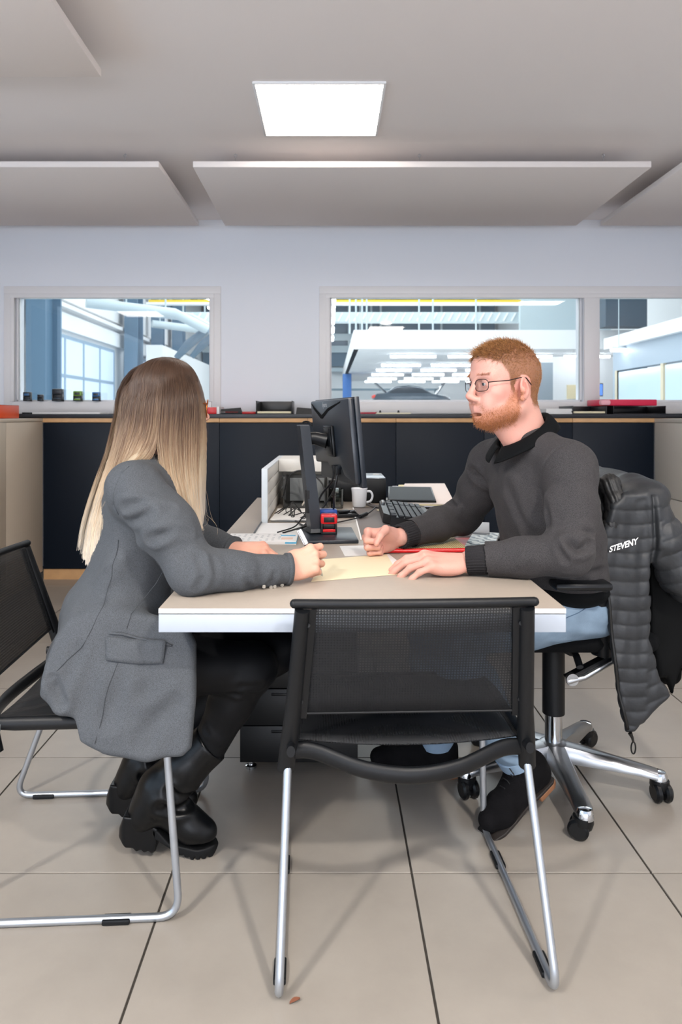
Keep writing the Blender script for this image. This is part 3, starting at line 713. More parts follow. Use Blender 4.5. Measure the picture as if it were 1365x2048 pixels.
# ================================================================== SMOOTH BODIES FROM DISTANCE FIELDS
import openvdb
class Field:
    """union / subtraction of simple solids with soft joints; mesh() turns it into one continuous surface"""
    def __init__(s): s.ops = []
    def _op(s, kind, fn, c, R, k): s.ops.append((kind, fn, np.array(c, float), float(R), float(k))); return s
    def cap(s, a, b, ra, rb=None, k=.012, flat=None, op='add'):
        a = np.array(a, np.float32); b = np.array(b, np.float32); rb = ra if rb is None else rb
        ab = b-a; L2 = float(ab@ab)+1e-12
        if flat is not None:
            n = np.array(flat[0], np.float32); n /= np.linalg.norm(n); sc = flat[1]
        def fn(p):
            v = p-a; t = np.clip((v@ab)/L2, 0, 1); q = v-t[:, None]*ab; r = ra+t*(rb-ra)
            if flat is not None:
                q = q+np.outer((q@n)*(1/sc-1), n); return (np.linalg.norm(q, axis=1)-r)*min(1.0, sc)
            return np.linalg.norm(q, axis=1)-r
        mr = max(ra, rb)*(max(1, flat[1]) if flat is not None else 1)
        return s._op(op, fn, (a+b)/2, math.sqrt(L2)/2+mr, k)
    def chain(s, pts, k=.012, flat=None):
        for (p, r), (q, t) in zip(pts[:-1], pts[1:]): s.cap(p, q, r, t, k, flat)
        return s
    def ell(s, c, r, R=None, k=.012, op='add'):
        c = np.array(c, np.float32); r = np.array(r, np.float32)
        Rm = np.array(R, np.float32) if R is not None else None
        def fn(p):
            v = p-c
            if Rm is not None: v = v@Rm            # columns of R are the axes
            a = np.linalg.norm(v/r, axis=1); b = np.linalg.norm(v/(r*r), axis=1)+1e-9
            return np.where(a < 1e-4, -r.min(), a*(a-1)/b)
        return s._op(op, fn, c, r.max(), k)
    def box(s, c, h, R=None, rnd=.01, k=.012, op='add'):
        c = np.array(c, np.float32); h = np.array(h, np.float32)-rnd
        Rm = np.array(R, np.float32) if R is not None else None
        def fn(p):
            v = p-c
            if Rm is not None: v = v@Rm
            q = np.abs(v)-h
            return np.linalg.norm(np.maximum(q, 0), axis=1)+np.minimum(q.max(axis=1), 0)-rnd
        return s._op(op, fn, c, np.linalg.norm(h)+rnd, k)
    def poly(s, pts, c0, ax, ay, az_, h, rnd=.008, k=.02, op='add'):
        """polygon pts (a,b) in the plane of unit axes ax, ay through c0, half thickness h along az_"""
        c0 = np.array(c0, np.float32); A = np.array([ax, ay, az_], np.float32).T; Q = np.array(pts, np.float32)
        ctr = c0+A[:, 0]*Q[:, 0].mean()+A[:, 1]*Q[:, 1].mean(); Rr = np.linalg.norm(Q-Q.mean(0), axis=1).max()+h
        def fn(p):
            v = (p-c0)@A; x, y = v[:, 0], v[:, 1]; d = np.full(len(p), 1e9, np.float32); ins = np.zeros(len(p), bool)
            for i in range(len(Q)):
                a, b = Q[i], Q[i-1]; e = b-a; w0 = x-a[0]; w1 = y-a[1]
                t = np.clip((w0*e[0]+w1*e[1])/(e@e), 0, 1); d = np.minimum(d, (w0-e[0]*t)**2+(w1-e[1]*t)**2)
                cnd = ((a[1] > y) != (b[1] > y)) & (x < (b[0]-a[0])*(y-a[1])/(b[1]-a[1]+1e-12)+a[0]); ins ^= cnd
            d2 = np.sqrt(d)*np.where(ins, -1, 1)+rnd; w = np.abs(v[:, 2])-h+rnd
            return np.minimum(np.maximum(d2, w), 0)+np.hypot(np.maximum(d2, 0), np.maximum(w, 0))-rnd
        return s._op(op, fn, ctr, Rr, k)
    def plane(s, p0, n, k=.004):
        """keeps what lies behind the plane"""
        p0 = np.array(p0, np.float32); n = np.array(n, np.float32); n /= np.linalg.norm(n)
        return s._op('cut', lambda p: (p-p0)@n, p0, 1e9, k)
    def eval(s, pts, bc, br, res):
        d = np.full(len(pts), 1.0, np.float32); hit = False
        for kind, fn, c, R, k in s.ops:
            if kind == 'cut':
                if not hit: continue
                g = fn(pts); 
                h = np.clip(.5-.5*(d-g)/k, 0, 1) if k > 0 else 0
                d = d*(1-h)+g*h+k*h*(1-h) if k > 0 else np.maximum(d, g); continue
            lb = np.linalg.norm(bc-c)-R-br
            if kind == 'add':
                if lb > k+3*res: continue
                g = fn(pts)
                if not hit: d = g; hit = True
                else:
                    if k > 0:
                        h = np.clip(.5+.5*(d-g)/k, 0, 1); d = d*(1-h)+g*h-k*h*(1-h)
                    else: d = np.minimum(d, g)
            else:
                if lb > k+3*res or not hit: continue
                g = -fn(pts)
                h = np.clip(.5-.5*(d-g)/max(k, 1e-6), 0, 1); d = d*(1-h)+g*h+k*h*(1-h)
        return d, hit
    def mesh(s, res=.003):
        lo = np.min([c-R-k for kd, _, c, R, k in s.ops if kd == 'add'], axis=0)-3*res
        hi = np.max([c+R+k for kd, _, c, R, k in s.ops if kd == 'add'], axis=0)+3*res
        B = 16; nb = np.ceil((hi-lo)/(B*res)).astype(int)
        arr = np.full(nb*B, 1.0, np.float32)
        off = np.stack(np.meshgrid(*[np.arange(B)]*3, indexing='ij'), -1).reshape(-1, 3).astype(np.float32)*res
        br = math.sqrt(3)*B*res/2
        adds = [(c, R, k) for kd, _, c, R, k in s.ops if kd == 'add']
        C = np.array([a[0] for a in adds]); RR = np.array([a[1] for a in adds]); KK = np.array([a[2] for a in adds])
        for i in range(nb[0]):
            for j in range(nb[1]):
                for l in range(nb[2]):
                    o = lo+np.array([i, j, l])*B*res; bc = o+B*res/2
                    if np.min(np.linalg.norm(C-bc, axis=1)-RR-KK) > br+3*res: continue
                    d, hit = s.eval((off+o).astype(np.float32), bc, br, res)
                    if hit: arr[i*B:(i+1)*B, j*B:(j+1)*B, l*B:(l+1)*B] = d.reshape(B, B, B)
        g = openvdb.FloatGrid(1.0); g.copyFromArray(np.clip(arr, -3*res, 3*res)/res, tolerance=0.0)
        v, q = g.convertToQuads(0.0)
        v = v*res+lo; q = q.astype(np.int64)
        vol = np.einsum('ij,ij->i', v[q[:, 0]], np.cross(v[q[:, 1]], v[q[:, 2]])).sum()+np.einsum('ij,ij->i', v[q[:, 0]], np.cross(v[q[:, 2]], v[q[:, 3]])).sum()
        if vol < 0: q = q[:, ::-1]
        return v, q

def vnormals(v, q):
    n = np.cross(v[q[:, 2]]-v[q[:, 0]], v[q[:, 3]]-v[q[:, 1]]); o = np.zeros_like(v)
    for k in range(4): np.add.at(o, q[:, k], n)
    return o/(np.linalg.norm(o, axis=1, keepdims=True)+1e-12)
def relax(v, q, it=2, f=.5):
    for _ in range(it):
        s_ = np.zeros_like(v); c = np.zeros(len(v))
        for a, b in ((0, 1), (1, 2), (2, 3), (3, 0)):
            np.add.at(s_, q[:, a], v[q[:, b]]); np.add.at(s_, q[:, b], v[q[:, a]])
            np.add.at(c, q[:, a], 1); np.add.at(c, q[:, b], 1)
        v = v*(1-f)+f*s_/np.maximum(c, 1)[:, None]
    return v
def seg_dist(p, pts):
    """distance of points p to a polyline"""
    best = np.full(len(p), 9.0)
    for a, b in zip(pts[:-1], pts[1:]):
        a = np.array(a, float); b = np.array(b, float); ab = b-a
        t = np.clip(((p-a)@ab)/(ab@ab+1e-12), 0, 1)
        best = np.minimum(best, np.linalg.norm(p-a-t[:, None]*ab, axis=1))
    return best
def crease(v, n, pts, w, depth, side=.5):
    """a fold line in cloth: a furrow with a soft roll beside it, faded toward its ends"""
    pts = [np.array(p, float) for p in pts]
    d = seg_dist(v, pts); g = -depth*np.exp(-(d/w)**2)+side*depth*np.exp(-((d-2.0*w)/(1.1*w))**2)
    e = np.minimum(np.linalg.norm(v-pts[0], axis=1), np.linalg.norm(v-pts[-1], axis=1)); L = np.linalg.norm(pts[0]-pts[-1])
    return v+n*(g*np.clip(e/(L*.3+1e-9), 0, 1))[:, None]
def wob(v, amp, f, seed=0):
    """smooth low-frequency unevenness"""
    r = np.random.default_rng(seed); o = np.zeros(len(v))
    for _ in range(7):
        k = r.normal(size=3); k /= np.linalg.norm(k); o += np.sin((v@k)*f*r.uniform(.6, 1.6)+r.uniform(0, 6.28))
    return o*amp/2.6
def from_arrays(name, v, q, m, parent, inv=None, col=None, smooth=180):
    if inv is not None:
        M = np.array(inv); v = v@M[:3, :3].T+M[:3, 3]
    me = bpy.data.meshes.new(name); nq = len(q)
    me.vertices.add(len(v)); me.vertices.foreach_set('co', v.astype(np.float32).ravel())
    me.loops.add(nq*4); me.loops.foreach_set('vertex_index', q.astype(np.int32).ravel())
    me.polygons.add(nq); me.polygons.foreach_set('loop_start', np.arange(0, nq*4, 4, dtype=np.int32))
    me.update(calc_edges=True); me.validate()
    if col is not None:
        at = me.color_attributes.new('tone', 'FLOAT_COLOR', 'POINT')
        at.data.foreach_set('color', np.hstack([col, np.ones((len(col), 1))]).astype(np.float32).ravel())
    return link_mesh(name, me, m, parent, smooth)
def hair_obj(name, paths, r0, r1, m, parent, inv=None):
    """paths (N,K,3): strands as Cycles hair curves"""
    N_, K, _ = paths.shape; v = paths.reshape(-1, 3)
    if inv is not None:
        M = np.array(inv); v = v@M[:3, :3].T+M[:3, 3]
    c = bpy.data.hair_curves.new(name); c.add_curves([K]*N_)
    c.attributes['position'].data.foreach_set('vector', v.astype(np.float32).ravel())
    ra = c.attributes.get('radius') or c.attributes.new('radius', 'FLOAT', 'POINT')
    ra.data.foreach_set('value', np.tile(np.linspace(r0, r1, K), N_).astype(np.float32))
    c.materials.append(m); c.update_tag()
    o = bpy.data.objects.new(name, c); COL.objects.link(o)
    if parent is not None: o.parent = parent
    o['kind'] = 'stuff'
    return o

# ------------------------------------------------------------------ heads and hands
def frame_from(az, pitch=0, roll=0):
    """3x3 whose columns are (subject's left, face direction, up); az = compass angle of the face in the floor plan"""
    f = Vector((math.cos(az)*math.cos(pitch), math.sin(az)*math.cos(pitch), math.sin(pitch)))
    l = Vector((-math.sin(az), math.cos(az), 0)); u = f.cross(l)
    l2 = l*math.cos(roll)+u*math.sin(roll); u2 = u*math.cos(roll)-l*math.sin(roll)
    return np.array([[l2.x, f.x, u2.x], [l2.y, f.y, u2.y], [l2.z, f.z, u2.z]])
def rotm(ax, ang): return np.array(Matrix.Rotation(ang, 3, ax))

def head_field(F, o, R, s=1.0, male=True):
    """adds a head to field F: origin between the ears at eye height; local x=subject's left, y=face, z=up"""
    o = np.array(o, float)
    T = lambda x, y, z: o+R@(np.array([x, y, z])*s)
    def e(c, r, k=.02, Rl=None, op='add'): F.ell(T(*c), np.array(r)*s, R if Rl is None else R@Rl, k*s, op)
    def c(a, b, ra, rb, k=.01, flat=None, op='add'):
        fl = None if flat is None else (R@np.array(flat[0], float), flat[1])
        F.cap(T(*a), T(*b), ra*s, rb*s, k*s, fl, op)
    e((0, -.004, .038), (.0745, .087, .080))                # cranium
    e((0, -.030, .020), (.0705, .063, .070), .03)
    e((0, .040, .040), (.060, .050, .050), .03)             # forehead
    e((0, .036, -.030), (.056, .054, .064), .03)            # mid face
    e((0, .026, -.066), (.0535 if male else .047, .050, .034), .03)      # jaw
    c((-.046, .000, -.066), (-.020, .062, -.088), .018, .018, .03)
    c((.046, .000, -.066), (.020, .062, -.088), .018, .018, .03)
    e((0, .074, -.090), (.023, .020, .018), .02)            # chin
    for q in (-1, 1):
        e((q*.042, .060, -.022), (.020, .019, .016), .025)  # cheek bone
        c((q*.012, .089, .020), (q*.043, .072, .021), .0095, .010, .016)   # brow ridge
        e((q*.031, .0955, .000), (.0185, .014, .0120), .012, op='sub')      # eye socket
        e((q*.0305, .0768, .0004), (.0150, .0142, .0138), .005)           # lids
        e((q*.0305, .0925, -.0006), (.0128, .0090, .0036), .0012, op='sub')  # lid opening
        e((q*.010, .1005, -.0385), (.0088, .0105, .0078), .005)           # nose wing
        e((q*.0065, .105, -.0475), (.0035, .005, .0035), .002, op='sub')
        e((q*.028, .078, -.050), (.018, .014, .02), .02)                  # cheek beside mouth
    c((0, .087, .014), (0, .1095, -.028), .0075, .0098, .012)             # nose bridge
    e((0, .1118, -.0305), (.0100, .0104, .0092), .006)                    # nose tip
    e((0, .076, -.062), (.026, .020, .022), .014)                         # muzzle
    c((-.019, .0855, -.0635), (.0, .0945, -.0605), .0035, .0050, .005)
    c((.019, .0855, -.0635), (.0, .0945, -.0605), .0035, .0050, .005)     # upper lip
    c((-.016, .0860, -.0670), (.0, .0930, -.0680), .0035, .0058, .005)
    c((.016, .0860, -.0670), (.0, .0930, -.0680), .0035, .0058, .005)     # lower lip
    e((0, .087, -.080), (.018, .007, .005), .008, op='sub')               # chin furrow
    for q in (-1, 1):                                                     # ears
        Rl = rotm('Z', q*-.38) @ rotm('X', -.20)
        ce = np.array([q*.0790, -.006, -.013])
        e(ce, (.0070, .0180, .0300), .006, Rl)
        e(ce+Rl@np.array([q*.0060, .0020, .003]), (.0066, .0115, .0205), .002, Rl, 'sub')
        e(ce+Rl@np.array([q*.002, .010, -.004]), (.0058, .0060, .0085), .004, Rl)       # tragus
        c(ce+Rl@np.array([q*.004, -.003, .015]), ce+Rl@np.array([q*.004, -.009, -.010]), .0026, .0024, .003)  # antihelix
        e(ce+np.array([0, .006, -.027]), (.005, .0085, .0085), .005)                     # lobe
    return T

def hand_prims(F, W, R, side, fingers, thumb, s=1.0, k=.0045, arm=None, palm_t=1.0):
    """hand: W wrist, R columns (along fingers, towards the thumb, out of the back of the hand); right-handedness is in R.
    fingers: 4 tuples (curl1,curl2,curl3,spread) index..little in degrees; thumb: (dir xyz, dir xyz, dir xyz)"""
    W = np.array(W, float); T = lambda x, y, z: W+R@(np.array([x, y, z])*s)
    base = [(.089, .0285, .003), (.092, .0085, .005), (.087, -.0115, .003), (.079, -.0300, -.001)]
    lens = [(.043, .026, .021), (.048, .030, .022), (.044, .028, .022), (.034, .021, .019)]
    rad = [(.0098, .0087, .0078, .0066), (.0100, .0088, .0079, .0067), (.0096, .0084, .0076, .0064), (.0086, .0074, .0067, .0057)]
    cb = [(.012, .0135, -.001), (.012, .005, .001), (.012, -.006, .0), (.014, -.0155, -.002)]
    for i in range(4):
        F.cap(T(*cb[i]), T(*base[i]), .0135*s*palm_t, .0118*s, .010*s)
    F.ell(T(.050, -.002, -.006), np.array([.045, .036, .0135])*s, R, .012*s)
    F.ell(T(.032, .022, -.010), np.array([.034, .017, .0155])*s, R@rotm('Z', .45), .012*s)
    F.ell(T(.045, -.026, -.009), np.array([.040, .0125, .0135])*s, R, .012*s)
    tips = []
    for i in range(4):
        c1, c2, c3, sp = [math.radians(a) for a in fingers[i]]
        p = np.array(base[i]); ang = 0; q = p
        F.ell(T(p[0], p[1], p[2]+.003), np.array([.0115, .0102, .0098])*s, R, .006*s)
        for j, (c_, L_) in enumerate(zip((c1, c2, c3), lens[i])):
            ang += c_
            d = np.array([math.cos(ang)*math.cos(sp), math.sin(sp)*math.cos(ang), -math.sin(ang)])
            n = q+d*L_
            F.cap(T(*q), T(*n), rad[i][j]*s, rad[i][j+1]*s, k*s if j else .006*s)
            q = n
        tips.append((T(*q), R@d, R@np.array([-math.sin(-ang), 0, math.cos(ang)])))
    q = np.array([.018, .022, -.006]); tr = (.0135, .0118, .0105, .0078); tl = (.042, .032, .025)
    for j in range(3):
        d = np.array(thumb[j], float); d /= np.linalg.norm(d); n = q+d*tl[j]
        F.cap(T(*q), T(*n), tr[j]*s, tr[j+1]*s, .010*s if j == 0 else k*s); q = n
    tips.append((T(*q), R@d, None))
    if arm is not None:
        F.cap(T(.02, 0, -.002), T(-.012, 0, -.002), .0225*s, .0235*s, .012, (R[:, 2], .74))
        F.cap(T(-.012, 0, -.002), arm, .0235*s, .0300*s, .012)
    return tips
def basis(x, z):
    """orthonormal columns: x along fingers, z out of the back of the hand, y = thumb side (z cross x for a right hand)"""
    x = np.array(x, float); x /= np.linalg.norm(x); z = np.array(z, float); z -= x*(z@x); z /= np.linalg.norm(z)
    return x, z
def hand_frame(x, z, right):
    x, z = basis(x, z)
    y = np.cross(z, x)       # palm down (z up), fingers +x: +y lies to the left -> the thumb of a right hand
    if not right: y = -y
    return np.stack([x, y, z], axis=1)
# ================================================================== THE MAN
def skin_mat(name='skin_fair'):
    m = mat(name, 'd8a08c', .5, attr='tone', sss=.12, bump=(420, .25), spec=.42)
    return m
m_skin = skin_mat()
def V(*a): return np.array(a, float)
def tone(v, base, spots):
    """colour of the skin itself: base with soft patches (lips, ears, knuckles)"""
    c = np.tile(np.array(lin(base)[:3]), (len(v), 1))
    for (pt, r, colr, amt) in spots:
        d = seg_dist(v, pt) if isinstance(pt, list) else np.linalg.norm(v-np.array(pt), axis=1)
        w = (np.exp(-(d/r)**2)*amt)[:, None]; c = c*(1-w)+np.array(lin(colr)[:3])*w
    return c
def join(parts):
    vs, qs, cs, o = [], [], [], 0
    for v, q, c in parts: vs.append(v); qs.append(q+o); cs.append(c); o += len(v)
    return np.vstack(vs), np.vstack(qs), np.vstack(cs)
SKIN = 'cf9b8c'

man = thing('person', 'bearded ginger man with glasses, grey sweater and jeans, sitting right of the desk', 'person', (.69, 2.0, 0))
MI = inv_of(man)
MAZ = math.radians(-162); MR = frame_from(MAZ, 0.0)       # torso frame: left, forward, up
mL, mF = MR[:, 0], MR[:, 1]
HO = V(.4756, 1.92, 1.229); HR = frame_from(math.radians(-160), math.radians(-2))
shL, shR = V(.615, 1.820, 1.010), V(.490, 2.140, 1.005)
elL, elR = V(.585, 1.725, .806), V(.425, 2.255, .822)
wrL, wrR = V(.352, 1.788, .778), V(.208, 2.075, .790)

F = Field(); T = head_field(F, HO, HR)
F.cap(HO+HR@V(0, -.030, -.055), V(.552, 1.965, 1.065), .056, .060, .03)          # neck
F.cap(HO+HR@V(0, .02, -.10), V(.515, 1.935, 1.07), .030, .036, .03)
F.ell(V(.60, 1.985, .99), V(.15, .10, .08), MR, .05)
v, q = F.mesh(.0023); v = relax(v, q, 1, .4)
loc = (v-HO)@HR
c = tone(v, SKIN, [([T(-.018, .090, -.0625), T(0, .096, -.059), T(.018, .090, -.0625)], .0050, 'd68f88', .45), ([T(-.015, .090, -.0685), T(0, .094, -.070), T(.015, .090, -.0685)], .0055, 'd68f88', .45),
    (T(0, .112, -.034), .014, 'd78f80', .6), (T(.080, -.006, -.013), .030, 'da8d80', .55), (T(-.080, -.006, -.013), .030, 'da8d80', .55),
    (T(.05, .06, -.03), .028, 'd9958a', .45), (T(-.05, .06, -.03), .028, 'd9958a', .45), (T(0, -.02, -.14), .05, 'd8978a', .4)])
def beard_w(L):
    """how strongly the beard grows at head-local points"""
    x, y, z = np.abs(L[:, 0]), L[:, 1], L[:, 2]
    up = np.interp(y, [-.02, .008, .022, .045, .062, .080, .10], [-.034, -.018, -.030, -.056, -.064, -.072, -.076])
    lowz = np.interp(y, [-.02, .0, .03, .06, .09], [-.092, -.102, -.112, -.125, -.13])
    w = 1/(1+np.exp((z-up)/.0035)) * (y > -.006+.12*np.maximum(-.06-z, 0)*0) / (1+np.exp(-(z-lowz)/.004))
    w = w*np.clip((y+.004)/.010, 0, 1)
    lips = (x < .027)*(z > -.0765)*(z < -.0545); w = w*(1-lips)
    mus = np.exp(-((z+.0525)/.0036)**2)*(x < .026)*(y > .07)*.6
    corner = np.exp(-((x-.031)/.005)**2-((z+.064)/.012)**2)*(y > .06)*.5
    return np.clip(np.maximum(np.maximum(w, mus), corner), 0, 1)
def scalp_w(L):
    x, y, z = np.abs(L[:, 0]), L[:, 1], L[:, 2]
    line = np.interp(y, [-.12, -.055, -.045, -.030, -.004, .002, .014, .024, .034, .052, .072, .09], [-.066, -.062, -.050, -.004, .018, .010, -.024, -.016, .026, .052, .066, .074])
    w = 1/(1+np.exp(-(z-line)/.0022))
    ear = np.linalg.norm(np.stack([x-.080, (y+.006)*1.0, (z+.011)*.8], 1), axis=1) < .026
    return w*(1-ear)
bw, sw = beard_w(loc), scalp_w(loc)
gin = np.array(lin('a8683c')[:3]); hb = np.array(lin('7d5232')[:3])
c = c*(1-.62*bw[:, None])+gin*.62*bw[:, None]; c = c*(1-.85*sw[:, None])+hb*.85*sw[:, None]
head_part = (v, q, c); HEADV, HEADQ = v, q
# left hand, resting flat and relaxed; right hand, a loose fist with the thumb across it
F = Field()
RL = hand_frame((-1.0, -.03, .02), (.0, -.20, .98), False)
tipsL = hand_prims(F, wrL+V(-.012, 0, -.004), RL, -1, [(14, 22, 10, 5), (17, 24, 8, 1), (19, 24, 10, -4), (18, 22, 8, -12)],
                   [(.66, .62, -.38), (.90, .30, -.30), (.95, .05, -.15)], 1.08, arm=wrL+V(.06, -.015, .004))
v, q = F.mesh(.0018)
kn = [wrL+RL@V(.09, y, .010) for y in (.0285, .0085, -.0115, -.03)]
c = tone(v, 'd59f90', [(k_, .012, 'd98d80', .5) for k_ in kn]+[(t_[0], .010, 'dc9488', .6) for t_ in tipsL])
handL = (v, q, c)
F = Field()
RRh = hand_frame((-.96, -.26, -.08), (-.10, .90, .42), True)
tipsR = hand_prims(F, wrR+V(-.010, 0, -.002), RRh, 1, [(66, 92, 60, 2), (74, 95, 60, 0), (78, 95, 60, -2), (80, 92, 60, -4)],
                   [(.72, .62, -.40), (.80, -.12, -.72), (.62, -.52, -.62)], 1.02, arm=wrR+V(.05, .042, .006))
v, q = F.mesh(.0018)
c = tone(v, 'd59f90', [(wrR+RRh@V(.09, y, .010), .012, 'd98d80', .5) for y in (.0285, .0085, -.0115, -.03)]+[(t_[0], .012, 'dc9488', .55) for t_ in tipsR])
handR = (v, q, c)
# trunk, arms and legs beneath the clothes
hipL, hipR_ = V(.728, 1.995, .606), V(.745, 2.16, .606)
knL, knR = V(.285, 1.885, .565), V(.29, 2.20, .555)
anL, anR = V(.528, 2.005, .175), V(.345, 2.262, .10)
F = Field()
for (cx, cy, cz, hw, hd, hz) in ((.585, 1.985, .96, .150, .10, .13), (.615, 1.99, .84, .135, .10, .13), (.665, 2.02, .71, .14, .11, .13), (.72, 2.06, .63, .14, .11, .07)):
    F.ell(V(cx, cy, cz), V(hw, hd, hz), MR, .04)
for a, b, w_ in ((shL, elL, wrL), (shR, elR, wrR)): F.chain([(a, .05), (b, .038), (w_, .026)], .02)
for a, b, w_ in ((hipL, knL, anL), (hipR_, knR, anR)): F.chain([(a, .07), (b, .050), (w_, .034)], .02)
v, q = F.mesh(.008); trunk = (v, q, tone(v, SKIN, []))
v, q, c = join([head_part, handL, handR, trunk])
from_arrays('body', v, q, m_skin, man, MI, c)

# eyes
gz = (V(-.40, 1.85, 1.19)-HO); gz /= np.linalg.norm(gz)
m_eye = mat('eye_white', 'd9d4d0', .15); m_iris = mat('iris_blue', '54646e', .1); m_pup = mat('pupil', '08080a', .08)
gdir = HR@V(.05, 1, -.03); gdir /= np.linalg.norm(gdir)
for s in (-1, 1):
    ce = Vector(T(s*.0305, .0775, .0008)); g = Vector(gdir)
    rot = g.to_track_quat('Z', 'Y').to_matrix().to_4x4()
    e = MB().ball(ce, .0121, 20).build('eye', m_eye, man, 180, inv=MI)
    MB().lathe([(0, .0125), (.0030, .0122), (.0050, .0115), (.0050, .0100)], ce, 20, rot).build('iris', m_iris, e, 180, inv=MI)
    MB().lathe([(0, .0128), (.0014, .01265), (.0026, .0122)], ce, 16, rot).build('pupil', m_pup, e, 180, inv=MI)

def hair_mat(name, ramp, rough=.45):
    m = bpy.data.materials.new(name); m.use_nodes = True; nt = m.node_tree; N, L = nt.nodes, nt.links
    b = N['Principled BSDF']; hi = N.new('ShaderNodeHairInfo'); cr = N.new('ShaderNodeValToRGB')
    while len(cr.color_ramp.elements) < len(ramp): cr.color_ramp.elements.new(.5)
    for e, (p, c_) in zip(cr.color_ramp.elements, ramp): e.position = p; e.color = lin(c_)
    L.new(hi.outputs['Intercept'], cr.inputs['Fac'])
    mr = N.new('ShaderNodeMapRange'); mr.inputs['To Min'].default_value = .72; mr.inputs['To Max'].default_value = 1.28
    L.new(hi.outputs['Random'], mr.inputs['Value'])
    vm = N.new('ShaderNodeVectorMath'); vm.operation = 'SCALE'; L.new(cr.outputs['Color'], vm.inputs[0]); L.new(mr.outputs[0], vm.inputs['Scale'])
    L.new(vm.outputs['Vector'], b.inputs['Base Color']); b.inputs['Roughness'].default_value = rough; b.inputs['Specular IOR Level'].default_value = .45
    return m
def sample_roots(v, q, w, n, seed):
    r = np.random.default_rng(seed)
    a = np.linalg.norm(np.cross(v[q[:, 2]]-v[q[:, 0]], v[q[:, 3]]-v[q[:, 1]]), axis=1)*w[q].mean(axis=1)
    f = r.choice(len(q), n, p=a/a.sum()); u = r.random((n, 2))
    A, B, C_, D = (v[q[f, k]] for k in range(4))
    p = (A*(1-u[:, :1])+B*u[:, :1])*(1-u[:, 1:])+(D*(1-u[:, :1])+C_*u[:, :1])*u[:, 1:]
    nr = np.cross(C_-A, D-B); nr /= np.linalg.norm(nr, axis=1, keepdims=True)+1e-12
    return p, nr
def short_hair(name, w, n, lenf, dirf, mt, seed, r0=.00032, jit=.35, curl=.0, K=5):
    p, nr = sample_roots(HEADV, HEADQ, w, n, seed); r = np.random.default_rng(seed+1)
    L = (p-HO)@HR; ln = lenf(L)*r.uniform(.6, 1.15, n); d = dirf(L, nr)+r.normal(size=(n, 3))*jit
    d /= np.linalg.norm(d, axis=1, keepdims=True)
    t = np.linspace(0, 1, K); bend = r.normal(size=(n, 3))*curl
    paths = p[:, None, :]-nr[:, None, :]*.0008+d[:, None, :]*(ln[:, None]*t)[:, :, None]+bend[:, None, :]*((ln[:, None]*t**2))[:, :, None]
    return hair_obj(name, paths, r0, r0*.35, mt, man, MI)
m_ging = hair_mat('ginger_hair', [(0, '4f3320'), (.5, '86572f'), (1, 'c08c56')])
m_bea = hair_mat('ginger_beard', [(0, '71401f'), (.6, 'a3643a'), (1, 'c98a58')])
m_side = hair_mat('side_hair', [(0, '6f4a2e'), (.6, '8f6442'), (1, 'b08860')])
X_, Y_, Z_ = HR[:, 0], HR[:, 1], HR[:, 2]
topw = lambda L: np.clip((L[:, 2]-.045)/.04, 0, 1)
short_hair('hair', sw, 15000, lambda L: .0045+.0095*topw(L)+.006*np.clip(L[:, 1]/.08, 0, 1)*topw(L),
           lambda L, n: n*.42+Y_*(.85*topw(L))[:, None]+Z_*(.10*topw(L)-.75*(1-topw(L)))[:, None], m_ging, 11, jit=.19, curl=.30)
short_hair('beard', bw, 7500, lambda L: .0036+.0030*np.clip((-.065-L[:, 2])/.04, 0, 1), lambda L, n: n*.5-Z_*.8-Y_*.15, m_bea, 21, .00028, jit=.30, curl=.5)
brow = np.exp(-((loc[:, 2]-.0255)/.0026)**2)*(np.abs(loc[:, 0]) > .015)*(np.abs(loc[:, 0]) < .050)*(loc[:, 1] > .055)
short_hair('eyebrow', brow, 420, lambda L: np.full(len(L), .0075), lambda L, n: n*.12+X_*np.sign(L[:, 0])[:, None]*1.0+Z_*.1, m_bea, 31, .00022, jit=.25)

# glasses: thin dark metal half-square frames
m_gl = mat('spectacle_metal', '3a3030', .3, .8); m_lens = glass_mat('spectacle_lens', (.975, .98, .985))
gl = bpy.data.objects.new('glasses', None); COL.objects.link(gl); gl.parent = man
for s in (-1, 1):
    ce = V(s*.0325, .0985, -.0030); w_, h_ = .0245, .0155
    ring = []
    for k in range(28):
        a = 2*PI*k/28; ca, sa = math.cos(a), math.sin(a)
        x = w_*np.sign(ca)*abs(ca)**.62; z = h_*np.sign(sa)*abs(sa)**.68
        ring.append(Vector(T(ce[0]+x, ce[1]-.010*((ce[0]+x)*s > .0)*((abs(ce[0]+x)-.0)/.058)**2, ce[2]+z)))
    MB().tube(ring, .0010, 8, closed=True).build('rim', m_gl, gl, 180, inv=MI)
    lm = MB(); vs = [lm.bm.verts.new(p_) for p_ in ring]; lm.bm.faces.new(vs); lm.build('lens', m_lens, gl, 0, inv=MI)
    MB().tube([T(s*.0565, .0890, .004), T(s*.070, .078, .005), T(s*.0775, .040, .007), T(s*.0815, .004, .014), T(s*.082, -.010, .012), T(s*.080, -.026, -.006)], [.0012, .0014, .0013, .0013, .0016, .0013], 8).build('temple', m_gl, gl, 180, inv=MI)
MB().tube(spline([T(-.0085, .0990, .0015), T(0, .1005, .0045), T(.0085, .0990, .0015)], 5), .0011, 8).build('bridge', m_gl, gl, 180, inv=MI)

